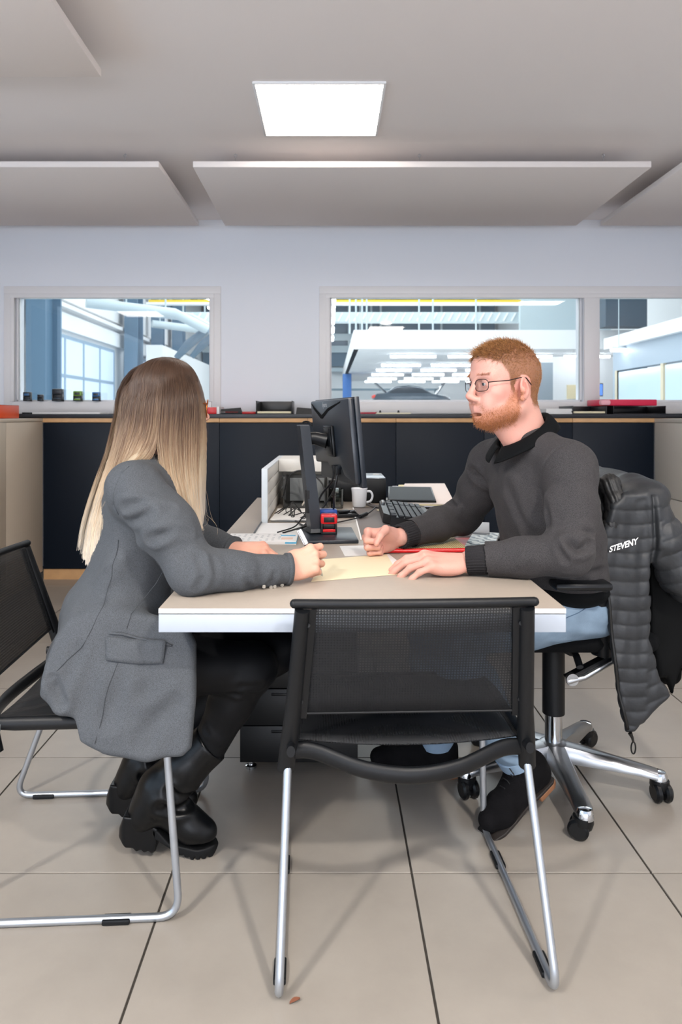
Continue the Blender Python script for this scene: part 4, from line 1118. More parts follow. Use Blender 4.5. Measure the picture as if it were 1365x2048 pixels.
# ---- sweater
def knit(name, col, sc=900, amt=.5):
    m = bpy.data.materials.new(name); m.use_nodes = True; nt = m.node_tree; N, L = nt.nodes, nt.links; b = N['Principled BSDF']
    tc = N.new('ShaderNodeTexCoord'); n1 = N.new('ShaderNodeTexNoise'); n1.inputs['Scale'].default_value = sc; n1.inputs['Detail'].default_value = 2
    n2 = N.new('ShaderNodeTexNoise'); n2.inputs['Scale'].default_value = 9
    L.new(tc.outputs['Object'], n1.inputs['Vector']); L.new(tc.outputs['Object'], n2.inputs['Vector'])
    c_ = np.array(lin(col)[:3]); cr = N.new('ShaderNodeValToRGB')
    cr.color_ramp.elements[0].position = .34; cr.color_ramp.elements[1].position = .66
    cr.color_ramp.elements[0].color = (*(c_*(1-amt)), 1); cr.color_ramp.elements[1].color = (*(c_*(1+amt)), 1)
    L.new(n1.outputs['Fac'], cr.inputs['Fac'])
    mr = N.new('ShaderNodeMapRange'); mr.inputs['To Min'].default_value = .9; mr.inputs['To Max'].default_value = 1.1; L.new(n2.outputs['Fac'], mr.inputs['Value'])
    vm = N.new('ShaderNodeVectorMath'); vm.operation = 'SCALE'; L.new(cr.outputs['Color'], vm.inputs[0]); L.new(mr.outputs[0], vm.inputs['Scale'])
    L.new(vm.outputs['Vector'], b.inputs['Base Color']); b.inputs['Roughness'].default_value = .9; b.inputs['Sheen Weight'].default_value = .03; b.inputs['Specular IOR Level'].default_value = .2
    bp = N.new('ShaderNodeBump'); bp.inputs['Strength'].default_value = .35; bp.inputs['Distance'].default_value = .001
    L.new(n1.outputs['Fac'], bp.inputs['Height']); L.new(bp.outputs['Normal'], b.inputs['Normal'])
    return m
m_sweat = knit('grey_knit', '3a3839', 800, .45)
m_rib = knit('grey_knit_rib', '262527', 800, .4)
m_polo = mat('black_polo', '07090b', .85, bump=(600, .2), spec=.15)
F = Field()
for (cx, cy, cz, hw, hd, hz) in ((.588, 1.985, .97, .168, .118, .105), (.600, 1.985, .90, .165, .125, .13), (.622, 1.99, .80, .165, .133, .13), (.652, 2.02, .70, .166, .125, .10)):
    F.ell(V(cx, cy, cz), V(hw, hd, hz), MR, .04)
F.chain([(V(.545, 1.955, 1.075), .056), (shL+V(.002, 0, -.006), .068)], .04)
F.chain([(V(.545, 1.97, 1.070), .056), (shR+V(.002, 0, -.006), .066)], .04)
for a, b, w_ in ((shL, elL, wrL), (shR, elR, wrR)):
    mid = a*.5+b*.5+V(.006, 0, 0); fm = b*.55+w_*.45
    F.chain([(a, .066), (mid, .060), (b, .052), (fm, .046), (w_*.80+b*.20, .041)], .026)
F.ell(V(.62, 1.99, .615), V(.19, .16, .05), MR, .03, op='sub')
F.ell(V(.536, 1.950, 1.140), V(.064, .066, .085), MR, .010, op='sub')      # neck opening
F.plane(wrL+(elL-wrL)*.155, (wrL-elL), .004) if False else None
v, q = F.mesh(.0034); v = relax(v, q, 2, .5); n = vnormals(v, q)
# folds: armpits, inner elbows, waist
CR = [([shL+V(-.05, -.055, -.07), shL+V(-.02, -.075, -.11), shL+V(.04, -.06, -.13)], .009, .007),
      ([V(.53, 1.765, .93), V(.55, 1.74, .86), V(.60, 1.72, .84)], .008, .005),
      ([elL+V(-.03, -.05, .05), elL+V(0, -.055, .02), elL+V(.03, -.045, .03)], .009, .008),
      ([elL+V(-.05, -.045, .035), elL+V(-.03, -.055, -.005)], .007, .005),
      ([elL+V(.0, -.05, .075), elL+V(.045, -.03, .055)], .008, .006),
      ([elL+V(-.10, -.03, .03), elL+V(-.13, -.035, -.02)], .008, .004),
      ([V(.66, 1.845, .95), V(.64, 1.85, .86), V(.655, 1.86, .78)], .012, .008),
      ([V(.60, 1.87, .78), V(.66, 1.86, .74), V(.73, 1.87, .73)], .010, .006),
      ([V(.52, 1.90, .80), V(.58, 1.86, .75), V(.66, 1.85, .71)], .011, .006),
      ([V(.50, 1.92, .95), V(.52, 1.90, .88), V(.55, 1.88, .82)], .013, .006),
      ([elR+V(-.04, -.05, .04), elR+V(.01, -.05, .035), elR+V(.03, -.045, .06)], .009, .009),
      ([elR+V(-.10, -.05, .035), elR+V(-.07, -.05, .0)], .009, .005),
      ([elR+V(.01, -.05, .09), elR+V(.05, -.035, .07)], .009, .006),
      ([shR+V(-.06, -.03, -.03), shR+V(-.03, -.06, -.08)], .012, .006)]
for pts, w_, dp in CR: v = crease(v, n, pts, w_, dp*(1.3 if w_ < .0085 else 1.9), .5)
for s_, a_ in ((shL, elL), (shR, elR)):      # the set-in sleeve seam
    ax_ = V(.20, -.55, -.35) if s_ is shL else V(.1, .9, -.3)
    ax_ = ax_/np.linalg.norm(ax_); dd = (v-(s_-ax_*.012))@ax_; near = np.linalg.norm(v-s_, axis=1) < .095
    v = v-n*(np.exp(-(dd/.0035)**2)*.0028*near)[:, None]
v = v+n*(wob(v, .0022, 34, 5)+wob(v, .0012, 80, 6))[:, None]
# stop at the cuffs
keep = np.ones(len(v), bool)
for w_, e_ in ((wrL, elL), (wrR, elR)):
    ax = (w_-e_)/np.linalg.norm(w_-e_); p0 = w_-ax*.042
    keep &= ~((((v-p0)@ax) > 0) & (np.linalg.norm(v-w_, axis=1) < .12))
qq = q[keep[q].all(axis=1)]
used_i = np.unique(qq); mp = -np.ones(len(v), int); mp[used_i] = np.arange(len(used_i))
from_arrays('sweater', v[used_i], mp[qq], m_sweat, man, MI)
def cuff(name, w_, e_, r, ln, parent, mt, inv, ribs=30, amp=.0016, off=.0, dome=True):
    ax = Vector(w_-e_).normalized(); p0 = Vector(w_)-ax*(.046-off); up = Vector((0, 0, 1)); a = (up-ax*up.dot(ax)).normalized(); b = ax.cross(a)
    m = MB(); rings = []; n_ = ribs*4
    for (t_, rr) in ((0, r*.98), (.04, r*1.07), (.25, r*1.03), (.6, r*.99), (.93, r*1.0), (1.0, r*.95), (1.0, r*.85), (.8, r*.83)):
        rings.append([m.bm.verts.new(p0+ax*ln*t_+(a*math.cos(2*PI*k/n_)*.93+b*math.sin(2*PI*k/n_))*(rr+amp*math.cos(2*PI*k*ribs/n_)*(.04 < t_ < 1.01))) for k in range(n_)])
    for A, B in zip(rings[:-1], rings[1:]):
        for k in range(n_): m.bm.faces.new((A[k], B[k], B[(k+1) % n_], A[(k+1) % n_]))
    bmesh.ops.recalc_face_normals(m.bm, faces=list(m.bm.faces))
    return m.build(name, mt, parent, 180, inv=inv)
cuff('cuff', wrL, elL, .0375, .052, man, m_rib, MI); cuff('cuff', wrR, elR, .0375, .050, man, m_rib, MI)
# polo collar: stand and folded leaf
Cc = V(.530, 1.9475, 1.108)
def collar(u, vv):
    th = math.radians(8+344*u); cs, sn = math.cos(th), math.sin(th)
    fr = max(0, cs)
    ra = .0665+.001*abs(sn); out = mF*cs+mL*sn
    topz = -.046*cs-.004; base = Cc+out*ra+np.array([0, 0, topz])
    wleaf = .036+.016*fr**3
    if vv < .35:
        t = vv/.35; return base+out*(-.004+.004*t)+np.array([0, 0, -.014*(1-t)])
    t = (vv-.35)/.65
    return base+out*(.027*t**1.1+.003)+np.array([0, 0, -wleaf*t*.86+.004*math.sin(PI*t)])
grid_mesh('collar', lambda u, vv: tuple((np.array(MI)[:3, :3]@collar(u, vv))+np.array(MI)[:3, 3]), 61, 9, m_polo, man, .003)
F = Field(); F.ell(V(.548, 1.955, 1.055), V(.078, .074, .045), MR, .01); F.ell(HO*0+V(.523, 1.942, 1.10), V(.058, .060, .055), MR, .008, op='sub')
v, q = F.mesh(.004); from_arrays('shirt_neckband', v, q, m_polo, man, MI)
F = Field(); F.ell(V(.655, 2.02, .665), V(.162, .124, .06), MR, .02)
v, q = F.mesh(.004); from_arrays('shirt_hem', v, q, m_polo, man, MI)

# ---- jeans
m_jean = mat('washed_denim', '778b9e', .85, var=(14, .22), bump=(650, .3), spec=.2)
m_seam = mat('denim_seam', '4a6078', .9)
F = Field()
F.ell(V(.735, 2.07, .612), V(.155, .105, .085), MR, .03)
for a, k_, n_, r_ in ((hipL, knL, anL, 0), (hipR_, knR, anR, 0)):
    F.chain([(a, .088), (a*.5+k_*.5, .080), (k_, .066), (k_*.6+n_*.4+V(.012, 0, 0), .064), (k_*.25+n_*.75, .054), (n_+V(0, 0, .005), .050)], .03)
v, q = F.mesh(.0042); v = relax(v, q, 2, .5); n = vnormals(v, q)
for pts, w_, dp in [([V(.66, 1.83, .66), V(.60, 1.81, .64), V(.56, 1.80, .59)], .009, .007), ([V(.70, 1.83, .665), V(.66, 1.81, .615)], .008, .006), ([V(.62, 1.83, .68), V(.55, 1.82, .655)], .008, .006),
                    ([knL+V(.05, -.06, .0), knL+V(.08, -.055, -.04)], .010, .009), ([knL+V(.07, -.05, .03), knL+V(.11, -.05, -.0)], .009, .006),
                    ([V(.47, 1.935, .26), V(.52, 1.93, .23)], .008, .006), ([V(.45, 1.93, .32), V(.51, 1.935, .29)], .009, .006), ([V(.49, 1.94, .21), V(.55, 1.95, .19)], .007, .005),
                    ([V(.40, 1.90, .44), V(.42, 1.885, .38)], .010, .006)]:
    v = crease(v, n, pts, w_, dp)
v = v+n*(wob(v, .0022, 40, 8)+wob(v, .001, 95, 9))[:, None]
keep = ~((np.linalg.norm(v-anL, axis=1) < .10) & (((v-anL)@((anL-knL)/np.linalg.norm(anL-knL))) > .004)) & ~((np.linalg.norm(v-anR, axis=1) < .10) & (((v-anR)@((anR-knR)/np.linalg.norm(anR-knR))) > -.004))
qq = q[keep[q].all(axis=1)]; used_i = np.unique(qq); mp = -np.ones(len(v), int); mp[used_i] = np.arange(len(used_i))
jv, jn = v, n
from_arrays('jeans', v[used_i], mp[qq], m_jean, man, MI)
def on_surface(pts, vs, ns, lift=.0002):
    out = []
    for p_ in pts:
        i = np.argmin(np.linalg.norm(vs-np.array(p_), axis=1)); out.append(vs[i]+ns[i]*lift)
    return out
def seam(pts, name='seam', r=.0013, vs=None, ns=None, mt=None, parent=None, inv=None, nn=6):
    P_ = spline(pts, nn); S_ = on_surface(P_, vs, ns); S_ = [S_[0]]+[(S_[i-1]+S_[i]*2+S_[i+1])/4 for i in range(1, len(S_)-1)]+[S_[-1]]
    return MB().tube([Vector(x) for x in S_], r, 6).build(name, mt, parent, 180, inv=inv)
for pts in ([P(1200, 1215, 1.84), P(1165, 1250, 1.80), P(1140, 1270, 1.80), P(1130, 1285, 1.80)], [P(1130, 1217, 1.80), P(1150, 1205, 1.80), P(1168, 1190, 1.81)],
            [P(1095, 1180, 1.80), P(1140, 1185, 1.81), P(1200, 1205, 1.83)], [P(1035, 1400, 1.9), P(1050, 1450, 1.92), P(1060, 1490, 1.94)]):
    seam([tuple(p_) for p_ in pts], vs=jv, ns=jn, mt=m_seam, parent=man, inv=MI)
# turned-up hems
m_hem = mat('denim_hem', '889fb6', .85, bump=(650, .3))
for a_, k_ in ((anL, knL), (anR, knR)):
    ax = Vector(a_-k_).normalized()
    m = MB(); m.tube([Vector(a_)-ax*.030, Vector(a_)-ax*.028, Vector(a_)+ax*.004, Vector(a_)+ax*.006], [.050, .0545, .0535, .049], 28, cap=False)
    m.tube([Vector(a_)+ax*.006, Vector(a_)-ax*.02], [.049, .047], 28, cap=False)
    m.build('jeans_hem', m_hem, man, 60, inv=MI)
    s = MB()
    pp = [Vector(a_)+ax*t_ for t_ in (-.02, .0, .012, .02, .028, .036, .05)]
    s.tube(pp, [.042, .042, .043, .0415, .0425, .0415, .042], 24)
    so = s.build('sock', mat('charcoal_sock', '1b1d22', .9, bump=(500, .4)), man, 180, inv=MI)
    for t_ in (.013, .022, .031): MB().tube([Vector(a_)+ax*t_+(Vector((math.cos(b_), math.sin(b_), 0))-ax*ax.dot(Vector((math.cos(b_), math.sin(b_), 0)))).normalized()*.0435 for b_ in np.linspace(0, 2*PI, 25)[:-1]], .0014, 6, closed=True).build('stripe', mat('sock_stripe', '9aa2ac', .9), so, 180, inv=MI)

# ---- suede lace-up ankle shoes
m_suede = mat('black_suede', '0d0c0e', .9, var=(30, .3), bump=(300, .4), spec=.15)
m_sole = mat('tan_sole', '8a5f42', .6); m_lace = mat('black_lace', '0c0c0e', .7)
def shoe(ankle, heel, ball, toe, up, lift):
    """up: unit up direction of the foot"""
    a, h, b, t_ = map(np.array, (ankle, heel, ball, toe)); u = np.array(up, float)
    f = (t_-h)/np.linalg.norm(t_-h); u = u-f*(u@f); u /= np.linalg.norm(u); sd = np.cross(f, u)
    F = Field()
    F.chain([(a+u*.01, .043), (h*.72+a*.28+u*.02, .040), (h+u*.006, .034)], .02)
    F.chain([(a-u*.015+f*.012, .044), (h*.45+b*.55+u*.020, .040), (b+u*.006, .040), (t_-f*.006, .030)], .02, (sd, 1.02))
    F.cap(h, b, .030, .036, .02)
    F.plane(h-u*.030, -u, .004); F.plane(a+u*.048, (u*.9-f*.1), .003)
    F.cap(a+u*.09, a+u*.0, .036, .034, .004, op='sub')
    v, q = F.mesh(.003); v = relax(v, q, 1, .5); n = vnormals(v, q)
    for k in (-1, 1):
        v = crease(v, n, [b+u*.05+sd*.0, b+u*.03+sd*k*.03-f*.01, b+sd*k*.045-f*.012], .004, .003)
        v = crease(v, n, [a+u*.04+f*.02+sd*k*.030, a+f*.045-u*.01+sd*k*.034, b-f*.045+sd*k*.042], .0022, .0016)
    so = from_arrays('shoe', v, q, m_suede, man, MI)
    # sole following the foot bottom
    S = []
    for s_, w_ in ((-.034, .020), (-.02, .028), (.03, .031), (.09, .030), (.15, .038), (.20, .041), (.235, .034), (.252, .016)):
        s_ = s_*np.linalg.norm(t_-h)/.215; S.append((s_, w_))
    poly = [(s_, w_) for s_, w_ in S]+[(s_, -w_) for s_, w_ in S[::-1]]
    M = Matrix(((f[0], sd[0], u[0], (h-u*.030)[0]), (f[1], sd[1], u[1], (h-u*.030)[1]), (f[2], sd[2], u[2], (h-u*.030)[2]), (0, 0, 0, 1)))
    MB().prism(poly, -.007, .002, M, .002).build('sole', mat('dark_sole', '231d1a', .6), so, 50, inv=MI)
    hp = [p_ for p_ in poly if p_[0] < .045]; hp = [(-.036, .018), (-.02, .028), (.04, .031), (.04, -.031), (-.02, -.028), (-.036, -.018)]
    MB().prism(hp, -.022, -.007, M, .0015).build('heel', m_sole, so, 50, inv=MI)
    lc = MB()
    for k in range(5):
        c_ = a*(1-k/5.2)+(b+u*.012)*(k/5.2)+f*.034*(1-k/6)+u*(.030-.004*k)
        lc.tube([c_+sd*.017-u*.004, c_+u*.006+sd*.008, c_+u*.007-sd*.008, c_-sd*.017-u*.004], .0018, 6)
    c_ = a+f*.046+u*.030
    lc.tube(spline([c_, c_+sd*.02+u*.014, c_+sd*.034-u*.002, c_+sd*.016-u*.006, c_], 4), .0016, 6)
    lc.tube(spline([c_, c_-sd*.02+u*.016+f*.008, c_-sd*.034+u*.004+f*.01, c_-sd*.014-u*.004, c_], 4), .0016, 6)
    lc.build('laces', m_lace, so, 180, inv=MI)
shoe(V(.545, 2.005, .150), V(.598, 2.030, .118), V(.472, 1.958, .050), V(.432, 1.936, .034), (-.35, -.22, .85), 0)
shoe(V(.352, 2.262, .092), V(.372, 2.258, .050), V(.215, 2.290, .044), V(.155, 2.302, .036), (0, 0, 1), 0)
print('man', round(time.time()-T0, 1))
# ================================================================== THE PUFFER JACKET OVER THE CHAIR BACK
jk = thing('puffer_jacket', 'dark grey quilted jacket with white lettering, hung over the swivel chair', 'jacket', (.95, 2.05, .25))
JI = inv_of(jk)
m_puf = mat('quilted_nylon', '26282b', .48, bump=(70, .5, 5), spec=.4)
m_puf2 = mat('jacket_lining', '060708', .8, spec=.15)
m_zip = mat('jacket_zip', '08090a', .4)
F = Field(); YJ = 1.915
pl = []
for (px, py) in ((1200, 1108), (1205, 1060), (1222, 1010), (1245, 985), (1290, 985), (1303, 1020), (1304, 1150), (1300, 1275), (1316, 1350), (1341, 1388), (1300, 1428), (1268, 1462), (1252, 1466), (1238, 1400), (1222, 1300), (1212, 1215)):
    p_ = P(px, py, YJ); pl.append((p_.x, p_.z))
F.poly(pl, V(0, YJ, 0), V(1, 0, 0), V(0, 0, 1), V(0, 1, 0), .015, .013, .03)
F.ell(V(.875, 2.00, .920), V(.075, .10, .050), None, .04)
F.cap(V(.875, 2.06, .935), V(.89, 2.38, .935), .038, .038, .04)
F.ell(V(.90, 2.22, .89), V(.06, .21, .07), None, .04)
F.chain([(V(.865, 1.945, .905), .050), (V(.915, 1.93, .800), .056), (V(.960, 1.93, .715), .060), (V(.985, 1.94, .690), .060)], .02)
F.ell(V(.90, 2.40, .85), V(.05, .05, .12), None, .03)
v, q = F.mesh(.0032); v = relax(v, q, 2, .5); n = vnormals(v, q)
sa = V(.955, 1.93, .705)-V(.865, 1.945, .905); sa /= np.linalg.norm(sa)
onp = 1/(1+np.exp((v[:, 0]-(.868+.02*np.sin((v[:, 2]-.6)*5)))/.0022))
fq = (v[:, 2]-.20*v[:, 0]+.012*np.sin(v[:, 0]*24))/.0385; fs = (v@sa)/.0385
quilt = lambda f: np.abs(np.sin(PI*f))**.38-.7
blend = np.clip((.925-v[:, 2])/.02, 0, 1)
disp = (quilt(fq)*onp+quilt(fs)*(1-onp))*.0048*blend
disp += (wob(v*np.array([1, 1, .35]), .0013, 150, 41)+wob(v, .0016, 60, 42))*blend
disp -= .010*np.exp(-((v[:, 0]-.868)/.006)**2)*(v[:, 2] > .66)*(v[:, 2] < .93)*(v[:, 1] < 2.02)
for pts, w_ in (([V(0.826, 1.89, .91), V(0.821, 1.89, .80)], .010), ([V(0.842, 1.89, .915), V(0.845, 1.89, .83)], .009), ([V(0.807, 1.89, .90), V(0.810, 1.89, .84)], .008), ([V(0.840, 1.89, .70), V(0.831, 1.89, .62)], .012)):
    disp -= .004*np.exp(-(seg_dist(v, pts)/w_)**2)
v = v+n*disp[:, None]; JV, JN = v, vnormals(v, q)
from_arrays('shell', v, q, m_puf, jk, JI)
F = Field()
F.box(V(.985, 2.23, .60), V(.040, .19, .24), None, .03, .02)
pl3 = []
for (px, py) in ((1290, 1060), (1335, 1090), (1375, 1150), (1420, 1300), (1415, 1420), (1385, 1380), (1362, 1330), (1344, 1392), (1330, 1350), (1316, 1350), (1298, 1260), (1296, 1150)):
    p_ = P(px, py, 2.00); pl3.append((p_.x, p_.z))
F.poly(pl3, V(0, 2.00, 0), V(1, 0, 0), V(0, 0, 1), V(0, 1, 0), .020, .012, .04)
v, q = F.mesh(.005); v = relax(v, q, 2); n = vnormals(v, q); v = v+n*wob(v, .003, 40, 44)[:, None]
from_arrays('lining', v, q, m_puf2, jk, JI)
# upright quilted collar
F = Field()
F.chain([(P(1196, 975, 1.98), .020), (P(1220, 968, 1.95), .026), (P(1232, 1000, 1.93), .024), (P(1222, 1050, 1.92), .018), (P(1206, 1090, 1.92), .012)], .012)
F.chain([(P(1190, 972, 2.00), .022), (P(1196, 1020, 1.97), .020), (P(1204, 1080, 1.95), .014)], .012)
v, q = F.mesh(.0028); n = vnormals(v, q)
v = v+n*(((np.abs(np.sin(PI*(v[:, 0]+.25*v[:, 2])/.012))**.6-.6)*.0032)+((np.abs(np.sin(PI*v[:, 2]/.02))**.4-.6)*.0012))[:, None]
from_arrays('collar', v, q, mat('quilted_collar', '171717', .5), jk, JI)
def jsurf(px, py, lift=.002):
    c_ = P(px, py, 1.895); d = np.hypot(JV[:, 0]-c_.x, JV[:, 2]-c_.z)+np.where(JN[:, 1] < 0, 0, 1)
    i = np.argmin(d); return Vector((c_.x, JV[i, 1]-lift, c_.z))
zp = [jsurf(px, py, .001) for px, py in ((1206, 1112), (1215, 1160), (1221, 1210), (1227, 1270), (1234, 1330), (1242, 1385), (1252, 1430), (1260, 1462))]
MB().tube(spline(zp, 5), .0048, 8).build('zip', m_zip, jk, 180, inv=JI)
e = P(1261, 1466, 1.905)
pu = MB().tube([e, e+Vector((.006, 0, -.012)), e+Vector((.009, 0, -.024))], [.006, .004, .003], 8)
pu.tube([e+Vector((.009+.006*math.cos(a), 0, -.040+.016*math.sin(a))) for a in np.linspace(PI/2, PI*2.5, 17)[:-1]], .0022, 6, closed=True)
pu.build('zip_puller', m_zip, jk, 60, inv=JI)
# the lettering on the chest
cu = bpy.data.curves.new('lettering', 'FONT'); cu.body = 'STEVENY'; cu.size = .0245; cu.space_character = .98; cu.extrude = 0; cu.offset = .0007
to = bpy.data.objects.new('t', cu); COL.objects.link(to); bpy.context.view_layer.update()
me = bpy.data.meshes.new_from_object(to.evaluated_get(bpy.context.evaluated_depsgraph_get())); bpy.data.objects.remove(to)
bm = bmesh.new(); bm.from_mesh(me); bmesh.ops.triangulate(bm, faces=list(bm.faces)); bmesh.ops.subdivide_edges(bm, edges=[e_ for e_ in bm.edges if e_.calc_length() > .006], cuts=2)
xs = [v_.co.x for v_ in bm.verts]; x0, x1 = min(xs), max(xs)
for v_ in bm.verts:
    u = (v_.co.x-x0)/(x1-x0); h = v_.co.y/.0175
    s_ = jsurf(1220+58*u+1.5*h, 1105-17*u-12.5*h+(1-h)*0, .0022); v_.co = s_
ref = np.median([v_.co.y for v_ in bm.verts])
bmesh.ops.transform(bm, matrix=JI, verts=bm.verts); bm.to_mesh(me); bm.free(); me.name = 'lettering'
link_mesh('lettering', me, mat('white_print', 'f2f2f2', .6), jk, 0)
# ================================================================== THE WOMAN
woman = thing('person', 'woman with long blonde hair and grey blazer, writing at the left of the desk', 'person', (-.55, 1.80, 0))
WI = inv_of(woman); WM = np.array(WI)
WAZ = math.radians(6); WR = frame_from(WAZ, math.radians(0))
WO = V(-.422, 1.845, 1.172); WH = frame_from(math.radians(20), math.radians(-3)); WS = .905
wsR, wsL = V(-.452, 1.645, .972), V(-.42, 1.985, .975)
weR, weL = V(-.312, 1.600, .792), V(-.405, 2.030, .800)
wwR, wwL = V(-.096, 1.688, .778), V(-.262, 1.935, .776)
F = Field(); T2 = head_field(F, WO, WH, WS, male=False)
F.cap(WO+WH@V(0, -.030, -.055), V(-.445, 1.825, 1.00), .046, .050, .03)
F.ell(V(-.455, 1.81, .955), V(.13, .08, .07), WR, .05)
v, q = F.mesh(.0026)
c = tone(v, 'd6a58d', [(T2(0, .112, -.034), .014, 'd89080', .5), ([T2(-.018, .092, -.0625), T2(0, .097, -.062), T2(.018, .092, -.0625)], .0075, 'b8605c', .8), (T2(.05, .06, -.03), .03, 'dc9a88', .4), (T2(-.05, .06, -.03), .03, 'dc9a88', .4)])
whead = (v, q, c)
# writing hand: its back to the camera, thumb and forefinger on the pen
F = Field()
RW = hand_frame((.86, .34, .24), (.06, -.86, .46), True)
tW = hand_prims(F, wwR+V(-.014, -.004, .0), RW, 1, [(34, 60, 30, 5), (44, 86, 45, 2), (54, 92, 50, -2), (62, 92, 50, -6)],
                [(.80, .34, -.46), (.86, -.02, -.44), (.86, -.18, -.40)], .90, arm=wwR+V(-.06, -.03, .0))
v, q = F.mesh(.0017)
hwR = (v, q, tone(v, 'd8a48e', [(wwR+RW@V(.085, y, .010), .011, 'da9482', .5) for y in (.026, .0085, -.0115, -.028)]+[(t_[0], .010, 'de9888', .5) for t_ in tW]))
F = Field()
RW2 = hand_frame((1.0, -.06, -.03), (.03, -.30, .95), False)
tW2 = hand_prims(F, wwL+V(.004, 0, .004), RW2, -1, [(30, 44, 26, 3), (34, 48, 26, 0), (40, 48, 26, -3), (44, 44, 26, -7)],
                 [(.86, .36, -.40), (.96, .06, -.24), (.97, -.06, -.16)], .90, arm=wwL+V(-.06, .03, .004))
v, q = F.mesh(.0018)
hwL = (v, q, tone(v, 'd8a18c', [(wwL+RW2@V(.085, y, .010), .011, 'da9482', .5) for y in (.026, .0085, -.0115, -.028)]+[(t_[0], .010, 'de9888', .5) for t_ in tW2]))
whR, whL = V(-.555, 1.735, .535), V(-.555, 1.915, .535)
wkR, wkL = V(-.200, 1.835, .492), V(-.150, 1.945, .500)
waR, waL = V(-.315, 1.855, .280), V(-.385, 1.990, .285)
F = Field()
for (cx, cz, hw, hd, hz) in ((-.46, .93, .13, .08, .10), (-.485, .83, .115, .078, .12), (-.505, .73, .115, .08, .12), (-.55, .58, .15, .10, .10)): F.ell(V(cx, 1.81, cz), V(hw, hd, hz), WR, .04)
for a, b, w_ in ((wsR, weR, wwR), (wsL, weL, wwL)): F.chain([(a, .042), (b, .032), (w_, .022)], .02)
for a, b, w_ in ((whR, wkR, waR), (whL, wkL, waL)): F.chain([(a, .065), (b, .045), (w_, .034)], .02)
v, q = F.mesh(.008); wtr = (v, q, tone(v, 'd6a58d', []))
v, q, c = join([whead, hwR, hwL, wtr])
from_arrays('body', v, q, m_skin, woman, WI, c)
for s in (-1, 1):
    ce = Vector(T2(s*.0305, .0775, .0008)); g = Vector(WH@V(0, 1, -.1)).normalized(); rot = g.to_track_quat('Z', 'Y').to_matrix().to_4x4()
    e = MB().ball(ce, .0121*WS, 16).build('eye', m_eye, woman, 180, inv=WI)
    MB().lathe([(0, .0122), (.0050, .0110), (.0050, .0100)], ce, 16, rot).build('iris', m_iris, e, 180, inv=WI)
m_gold = mat('gold_rim', 'c06a30', .3, .9)
gl = bpy.data.objects.new('glasses', None); COL.objects.link(gl); gl.parent = woman
for s in (-1, 1):
    ring = []
    for k in range(28):
        a = 2*PI*k/28; x = s*.036+.0275*math.cos(a); z = -.006+.0255*math.sin(a)
        ring.append(Vector(T2(x, .112-.010*(abs(x)/.06)**2, z)))
    MB().tube(ring, .0014, 8, closed=True).build('rim', m_gold, gl, 180, inv=WI)
    lm = MB(); vs = [lm.bm.verts.new(p_) for p_ in ring]; lm.bm.faces.new(vs); lm.build('lens', m_lens, gl, 0, inv=WI)
    MB().tube([T2(s*.0635, .104, .008), T2(s*.076, .07, .008), T2(s*.081, .0, .006), T2(s*.079, -.02, -.01)], .0013, 8).build('temple', m_gold, gl, 180, inv=WI)
MB().tube(spline([T2(-.009, .111, .002), T2(0, .113, .005), T2(.009, .111, .002)], 5), .0013, 8).build('bridge', m_gold, gl, 180, inv=WI)

# ---- blazer
m_blz = knit('grey_wool', '4b4e52', 700, .28)
m_lining = mat('dark_lining', '1a1c20', .5)
F = Field()
for (cx, cz, hw, hd, hz) in ((-.462, .935, .160, .105, .10), (-.482, .85, .150, .100, .12), (-.502, .755, .150, .100, .12), (-.540, .64, .178, .135, .12), (-.545, .545, .190, .160, .085)):
    F.ell(V(cx, 1.80, cz), V(hw, hd, hz), WR, .045)
F.chain([(V(-.45, 1.815, 1.005), .050), (wsR+V(-.002, .012, -.002), .064)], .035)
F.chain([(V(-.45, 1.835, 1.005), .050), (wsL+V(-.002, -.012, -.002), .062)], .035)
wm = wsR*.5+weR*.5+V(.012, -.004, .004)
F.chain([(wsR, .066), (wm, .062), (weR, .053), (weR*.55+wwR*.45+V(0, 0, -.002), .042), (wwR+(weR-wwR)*.08, .037)], .022)
wm2 = wsL*.5+weL*.5
F.chain([(wsL, .060), (wm2, .056), (weL, .048), (weL*.5+wwL*.5, .040), (wwL+(weL-wwL)*.10, .036)], .022)
Ys = 1.575; pl = []
for (px, py) in ((128, 1255), (100, 1290), (84, 1345), (80, 1395), (112, 1424), (148, 1440), (163, 1480), (212, 1502), (300, 1512), (368, 1508), (384, 1494), (388, 1400), (382, 1300), (360, 1262), (300, 1248), (190, 1240)):
    p_ = P(px, py, Ys); pl.append((p_.x, p_.z))
ty_ = V(0, .25, 1)/math.hypot(.25, 1); F.poly([(x, z*1.031) for x, z in pl], V(0, 1.467, 0), V(1, 0, 0), ty_, np.cross(ty_, V(1, 0, 0)), .016, .012, .07)
pl2 = [(x+.02, max(z, .455)) for x, z in pl]
F.poly(pl2, V(0, 2.00, 0), V(1, 0, 0), V(0, 0, 1), V(0, 1, 0), .018, .012, .05)
F.ell(V(-.43, 1.83, 1.07), V(.058, .062, .08), WR, .012, op='sub')
v, q = F.mesh(.0036); v = relax(v, q, 2, .5); n = vnormals(v, q)
def W3(px, py, Y): p_ = P(px, py, Y); return V(p_.x, p_.y, p_.z)
